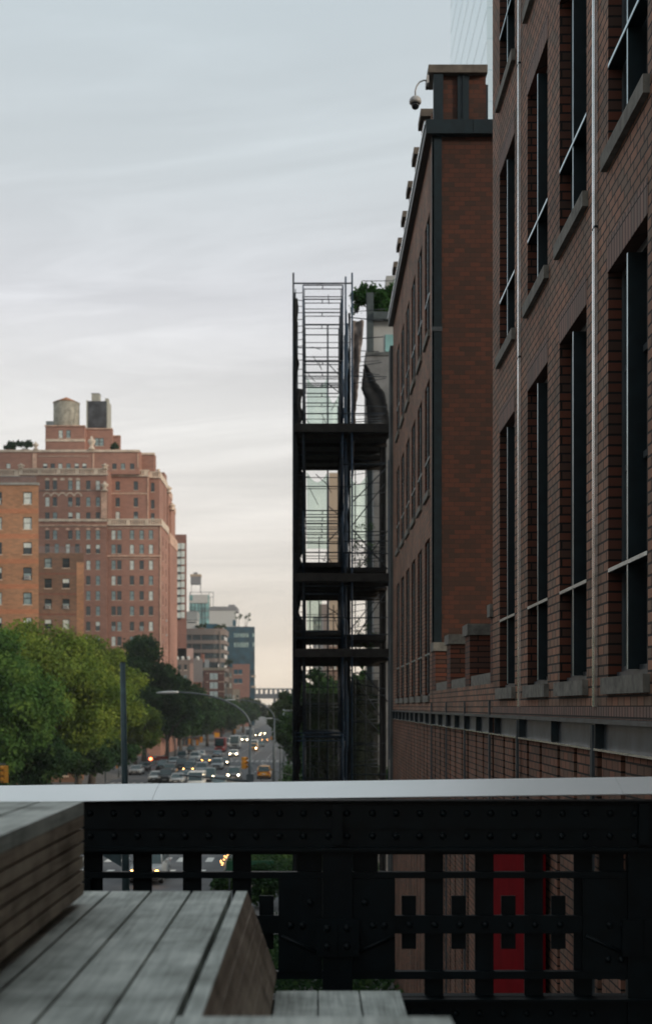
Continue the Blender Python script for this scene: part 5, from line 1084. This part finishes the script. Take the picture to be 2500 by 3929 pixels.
car('sedan', 'black', cpx(990, 400), 400, 'farthest black car with white headlights at the end of the avenue', lights='on', name='moving_car')
car('sedan', 'silver', cpx(1010, 425), 425, 'farthest silver car beside the farthest black car', lights='on', name='moving_car')
car('truck', 'white', cpx(958, 372), 372, 'far white box truck left of the farthest cars')
car('suv', 'teal', cpx(728, 181), 181, 'dark car with one row of amber lights behind the white van', lights='amber', name='moving_car')
car('suv', 'grey', cpx(652, 174), 174, 'grey car third from the thick post in the parked left row')
car('sedan', 'silver', cpx(682, 155), 155, 'silver saloon directly left of the white van')
car('sedan', 'silver', cpx(525, 177), 177, 'pale silver saloon nearest the thick grey post')
car('sedan', 'black', cpx(553, 187), 187, 'black saloon beside the pale silver saloon nearest the post')
car('suv', 'black', cpx(700, 193), 193, 'black car between the grey parked car and the dark car with amber lights')
car('sedan', 'teal', cpx(625, 192), 192, 'dark teal saloon low in the parked left row')
car('sedan', 'silver', cpx(668, 205), 205, 'far silver saloon at the back of the parked left row')
car('suv', 'grey', cpx(700, 222), 222, 'grey car behind the black one, under the dark street trees')
car('sedan', 'white', cpx(600, 160), 160, 'white saloon roof just above the handrail, left of the silver saloons')
car('sedan', 'grey', cpx(735, 200), 200, 'grey saloon between the white parked car and the dark car with amber lights', name='moving_car')
car('suv', 'silver', cpx(775, 178), 178, 'silver car in the traffic just behind the white van roof', name='moving_car')
car('sedan', 'black', cpx(860, 205), 205, 'black saloon in the lane right of the silver car', name='moving_car', lights='on')
car('sedan', 'silver', cpx(770, 236), 236, 'far silver saloon beside the dark blue saloon')
car('suv', 'black', cpx(735, 252), 252, 'far black car at the left kerb beside the red truck')
car('van', 'silver', cpx(868, 300), 300, 'far silver van between the red truck and the pale box truck')
car('sedan', 'teal', cpx(1000, 300), 300, 'far dark teal saloon right of the white van with bright lights')
car('suv', 'white', cpx(940, 340), 340, 'far white car near the far white box truck', lights='on', name='moving_car')
car('suv', 'black', cpx(640, 159), 159, 'black car roof between the white saloon and the silver saloon at the handrail')
car('sedan', 'grey', cpx(715, 163), 163, 'grey saloon just left of and behind the white van')
car('suv', 'silver', cpx(590, 71.0), 69.5, 'pale car with a glowing headlight, seen between railing bars on the crosswalk', lights='amber', name='moving_car')

# people as tiny figures on the left pavement would be sub-pixel; only the orange barriers there read
for i, (px, Z, lab) in enumerate(((592, 208, 'orange barrier at the left kerb below the red signal'), (622, 214, 'orange barrier farther along the left kerb beside the shop awning'))):
    t_ = thing('barrier', (wx(px, Z), Z, .13), lab, 'barrier', 'orange barriers at the left kerb'); mb = MB()
    mb.box(wx(px, Z) - 1, wx(px, Z) + 1, Z - .05, Z + .05, .7, 1.15, 'awning_red'); mb.build('board', t_); mb = MB()
    for s in (-.8, .8): mb.box(wx(px, Z) + s - .05, wx(px, Z) + s + .05, Z - .25, Z + .25, .13, .2, 'cladding_white'); mb.box(wx(px, Z) + s - .04, wx(px, Z) + s + .04, Z - .04, Z + .04, .2, 1.2, 'cladding_white')
    mb.build('leg', t_)

# ================= railing =================
GY = 6.95; k_ = GY / F
gx = lambda x: (x - VX) * k_
gz = lambda y: CH + (VY - y) * k_
GR = thing('railing', (0, GY, 7.95), 'black riveted steel girder railing across the foreground', 'railing')
XL_, XR_ = gx(-3400), FX - .04
mb = MB(); mb.box(XL_, XR_, GY, GY + .02, gz(3252), gz(3072), 'girder_paint'); mb.box(XL_, gx(2424), GY - .012, GY - .0005, gz(3180), gz(3086), 'girder_paint'); mb.box(XL_, XR_, GY - .03, GY + .16, gz(3082), gz(3074), 'girder_paint'); mb.build('top_plate', GR)
mb = MB(); mb.box(XL_, XR_, GY - .07, GY + .14, gz(3262), gz(3249), 'girder_paint'); mb.box(XL_, XR_, GY - .02, GY + .02, gz(3277), gz(3262), 'girder_paint'); mb.build('top_flange', GR)
for y0, y1, pr in ((3346, 3370, .03), (3515, 3584, .015), (3728, 3757, .03)):
    mb = MB(); mb.box(XL_, XR_, GY + .03 - pr, GY + .045, gz(y1), gz(y0), 'girder_paint'); mb.build('rail', GR)
mb = MB(); mb.box(XL_, XR_, GY, GY + .02, gz(3990), gz(3826), 'girder_paint'); mb.box(XL_, XR_, GY - .06, GY + .1, gz(3836), gz(3826), 'girder_paint'); mb.build('bottom_plate', GR)
def gbox(name, x0, x1, y0, y1, a, b_, mat='girder_paint'):
    mb = MB(); mb.box(gx(x0), gx(x1), GY + a, GY + b_, gz(y1), gz(y0), mat); return mb.build(name, GR)
for s in (-2330, 0):
    for c in (352, 542, 734, 926, 1667, 1861, 2052, 2242):
        if c + s < 2950: gbox('bar', c - 36 + s, c + 36 + s, 3262, 3830, .05, .065)
    for c in (1020, 828, 640, 450, 1571, 1763, 1956, 2149):
        if c + s > -1400: gbox('cleat', c - 28 + s, c + 28 + s, 3444, 3650, .066, .08)
gbox('bar', 2660, 2730, 3262, 3830, .05, .065); gbox('bar', 2850, 2920, 3262, 3830, .05, .065)
for c in (-1036, 129, 1294, 2459):
    gbox('post', c - 57, c + 57, 3262, 3990, -.03, .03); gbox('side_plate', c - 226, c - 58, 3371, 3728, -.008, .028); gbox('side_plate', c + 58, c + 220, 3371, 3728, -.008, .028)
    gbox('splice_plate', c - 82, c - 1, 3522, 3665, -.05, -.031); gbox('splice_plate', c + 1, c + 82, 3522, 3665, -.05, -.031); gbox('stiffener', c - 19, c + 19, 3082, 3236, -.06, -.013)
    gbox('post', c - 155, c - 60, 3262, 3371, .05, .06); gbox('post', c + 60, c + 155, 3262, 3371, .05, .06)
    for sg_ in (-1, 1): mb = MB(); mb.tube([(gx(c + sg_ * 60), GY - .012, gz(3660)), (gx(c + sg_ * 215), GY - .012, gz(3590))], .012, 'girder_paint', 5); mb.build('diagonal', GR)
rv = MB(); rv.lathe(0, 0, [(.021, 0), (.019, .007), (.013, .013), (.004, .016)], 'girder_paint', 12)
me = bpy.data.meshes.new('rivet'); T = Matrix.Rotation(R(90), 4, 'X'); me.from_pydata([tuple(T @ Vector(v)) for v in rv.v], [], rv.f); me.materials.append(M['girder_paint']); me.polygons.foreach_set('use_smooth', [True] * len(me.polygons)); me.update()
nriv = 0
for c0 in (1073, 982, 891, 801, 711, 620, 529, 438, 347, 1164, 1259, 1330, 1428, 1518, 1609, 1698, 1789, 1880, 1971, 2062, 2153, 2244, 2337, 2431):
    inst(me, 'rivet', GR, (gx(c0), GY - .012, gz(3120))); inst(me, 'rivet', GR, (gx(c0), GY, gz(3208))); nriv += 2
for c0 in (1571, 1668, 1765, 1861, 1957, 2053, 2149, 2246): inst(me, 'rivet', GR, (gx(c0), GY + .014, gz(3550)))
for c0 in (1566, 1657, 1746, 1838, 1928, 2018, 2110, 2202, 2270): inst(me, 'rivet', GR, (gx(c0), GY, gz(3888)))
for c0 in (1294,):
    for dx in (-40, 35):
        for y in (3555, 3625): inst(me, 'rivet', GR, (gx(c0 + dx), GY - .05, gz(y)))
    for dx in (-180, -135, 135, 180): inst(me, 'rivet', GR, (gx(c0 + dx), GY - .008, gz(3550)))
    for dx in (-105, 105): inst(me, 'rivet', GR, (gx(c0 + dx), GY - .008, gz(3462)))
for dx in (2335, 2385): inst(me, 'rivet', GR, (gx(dx), GY - .008, gz(3548))); inst(me, 'rivet', GR, (gx(dx - 5), GY - .008, gz(3680)))
# metal handrail: satin profile with a face tilted up towards the viewer, in joined lengths, falling slightly to the left
HR = thing('handrail', (0, GY - .02, gz(3075)), 'pale satin metal handrail on top of the black girder railing', 'handrail')
sl_ = .0133
hz = lambda x, y: CH + (VY - (y - sl_ * (x - 1250))) * (GY - .06) / F
hx = lambda x: (x - VX) * (GY - .06) / F
for a, b_ in ((-3300, -1213), (-1211.5, 584.3), (585.7, 2385), (2386.5, 2980)):
    mb = MB(); rings = []
    for x, sk in ((a, 0), (b_, 0)):
        X = hx(x); zt_, zb_ = CH + (hz(x, 2997) - CH) * (GY + .16) / (GY - .06), CH + (hz(x, 3062) - CH) * (GY - .085) / (GY - .06)
        d = .012
        rings.append([(X + d, GY + .172, zt_ - .004), (X + d, GY + .16, zt_), (X, GY - .085, zb_ + .003), (X, GY - .087, zb_), (X, GY - .08, zb_ - .006), (X, GY + .03, zb_ - .01), (X + d, GY + .17, zt_ - .04)])
    mb.loft(rings, 'rail_metal', smooth=False); mb.build('rail_length', HR)
mb = MB(); mb.box(hx(-3300), hx(2980), GY - .03, GY + .03, gz(3084), gz(3078), 'black_plastic'); mb.build('gasket', HR)

# ================= timber seating =================
UB = thing('timber_bench', (-2, 3.2, CH - .79), 'upper grey timber bench block at the left edge, brown boards stacked on its side', 'bench', 'tiers of the timber seating')
xr = -.962; ye = 5.0
pw = .185; x = xr; k = 0
while x > -3.4:
    for (a, b_) in ((1.1, 2.6), (2.604, ye)) if k % 2 else ((1.1, 3.83), (3.834, ye)):
        mb = MB(); mb.box(max(x - pw + .012, -3.4), x, a, b_, CH - .395 - .055, CH - .395, 'wood_top'); mb.build('board', UB)
    x -= pw; k += 1
for i in range(6):
    z1 = CH - .395 - .0575 - i * .0565
    for a, b_ in ((1.1, 3.1 + (i % 3) * .35), (3.103 + (i % 3) * .35, ye)): mb = MB(); mb.box(-3.4, xr, a, b_, z1 - .0455, z1, 'wood_side'); mb.build('board', UB)
mb = MB(); mb.box(-3.35, xr - .03, 1.15, ye - .03, CH - .80, CH - .46, 'black_plastic'); mb.build('core', UB)
mb = MB(); mb.box(-3.3, -1.3, 1.2, 4.7, CH - .82, CH - .79, 'girder_paint'); mb.build('base', UB)
LP = thing('timber_bench', (-2, 3.2, 7.95), 'wide lower timber platform of weathered grey planks with a sloping brown boarded side', 'bench', 'tiers of the timber seating')
H0 = CH - .82; x = -.372; k = 0
while x > -4:
    cuts = [1.1, 2.9, 4.27, 5.34] if k % 2 == 0 else [1.1, 3.3, 4.27, 5.34]
    for a, b_ in zip(cuts[:-1], cuts[1:]): mb = MB(); mb.box(x - .168, x, a, b_ - .005, H0 - .05, H0, 'wood_top'); mb.build('plank', LP)
    x -= .18; k += 1
mb = MB(); mb.box(-.349, -.300, 1.1, 5.34, H0 - .05, H0, 'wood_top'); mb.build('plank', LP)
nb_ = 6
for i in range(nb_):
    u0, u1 = i / nb_ + .010, (i + 1) / nb_ - .012; P = lambda u: (-.300 + .13 * u + (.002 if i else 0), H0 - .052 * (1 if 0 else 0) - .37 * u)
    (xa, za), (xb, zb2) = P(u0), P(u1)
    if i == 0: za -= .052 * .0
    for a, b_ in ((1.1, 2.6 + .2 * (i % 3)), (2.603 + .2 * (i % 3), 4.1 + .25 * (i % 2)), (4.103 + .25 * (i % 2), 5.34)):
        mb = MB(); mb.loft([[(xa, y, za), (xb, y, zb2), (xb - .05, y, zb2), (xa - .05, y, za - (.051 if i == 0 else 0))] for y in (a, b_)], 'wood_side', smooth=False); mb.build('board', LP)
mb = MB(); mb.box(-4, -.42, 1.2, 5.3, 7.95, H0 - .055, 'black_plastic'); mb.build('core', LP)
LS = thing('timber_bench', (.1, 4.9, 7.95), 'small lower seat of three grey planks behind the front plank', 'bench', 'tiers of the timber seating')
H1 = CH - 1.22
for i, (a, b_) in enumerate(((-.166, .010), (.017, .186), (.194, .365))): mb = MB(); mb.box(a, b_, 3.4, 5.15, H1 - .05, H1, 'wood_top'); mb.build('plank', LS)
mb = MB(); mb.box(-.14, .33, 3.4, 5.1, 7.95, H1 - .052, 'black_plastic'); mb.build('core', LS)
FS = thing('timber_bench', (0, 2.8, 7.95), 'nearest timber plank along the bottom edge of the picture', 'bench', 'tiers of the timber seating')
H2 = CH - .775
for a, b_ in ((-.345, .11), (.113, .338)): mb = MB(); mb.box(a, b_, 2.84, 3.0, H2 - .043, H2, 'wood_top'); mb.build('plank', FS); mb = MB(); mb.box(a, b_, 2.6, 2.835, H2 - .043, H2, 'wood_top'); mb.build('plank', FS)
mb = MB(); mb.box(-.15, .31, 2.65, 2.96, 7.95, H2 - .044, 'wood_side'); mb.build('core', FS)

# ================= thin evening haze =================
hm = bpy.data.materials.new('haze'); hm.use_nodes = True; hn = hm.node_tree.nodes; hn.remove(hn['Principled BSDF'])
pv = hn.new('ShaderNodeVolumePrincipled'); pv.inputs['Color'].default_value = (.88, .93, .95, 1); pv.inputs['Density'].default_value = .00022
hm.node_tree.links.new(pv.outputs[0], hn['Material Output'].inputs['Volume']); M['haze'] = hm
mb = MB(); mb.box(-720, 720, -320, 1620, -1.6, 132, 'haze'); mb.build('haze', kind='stuff')
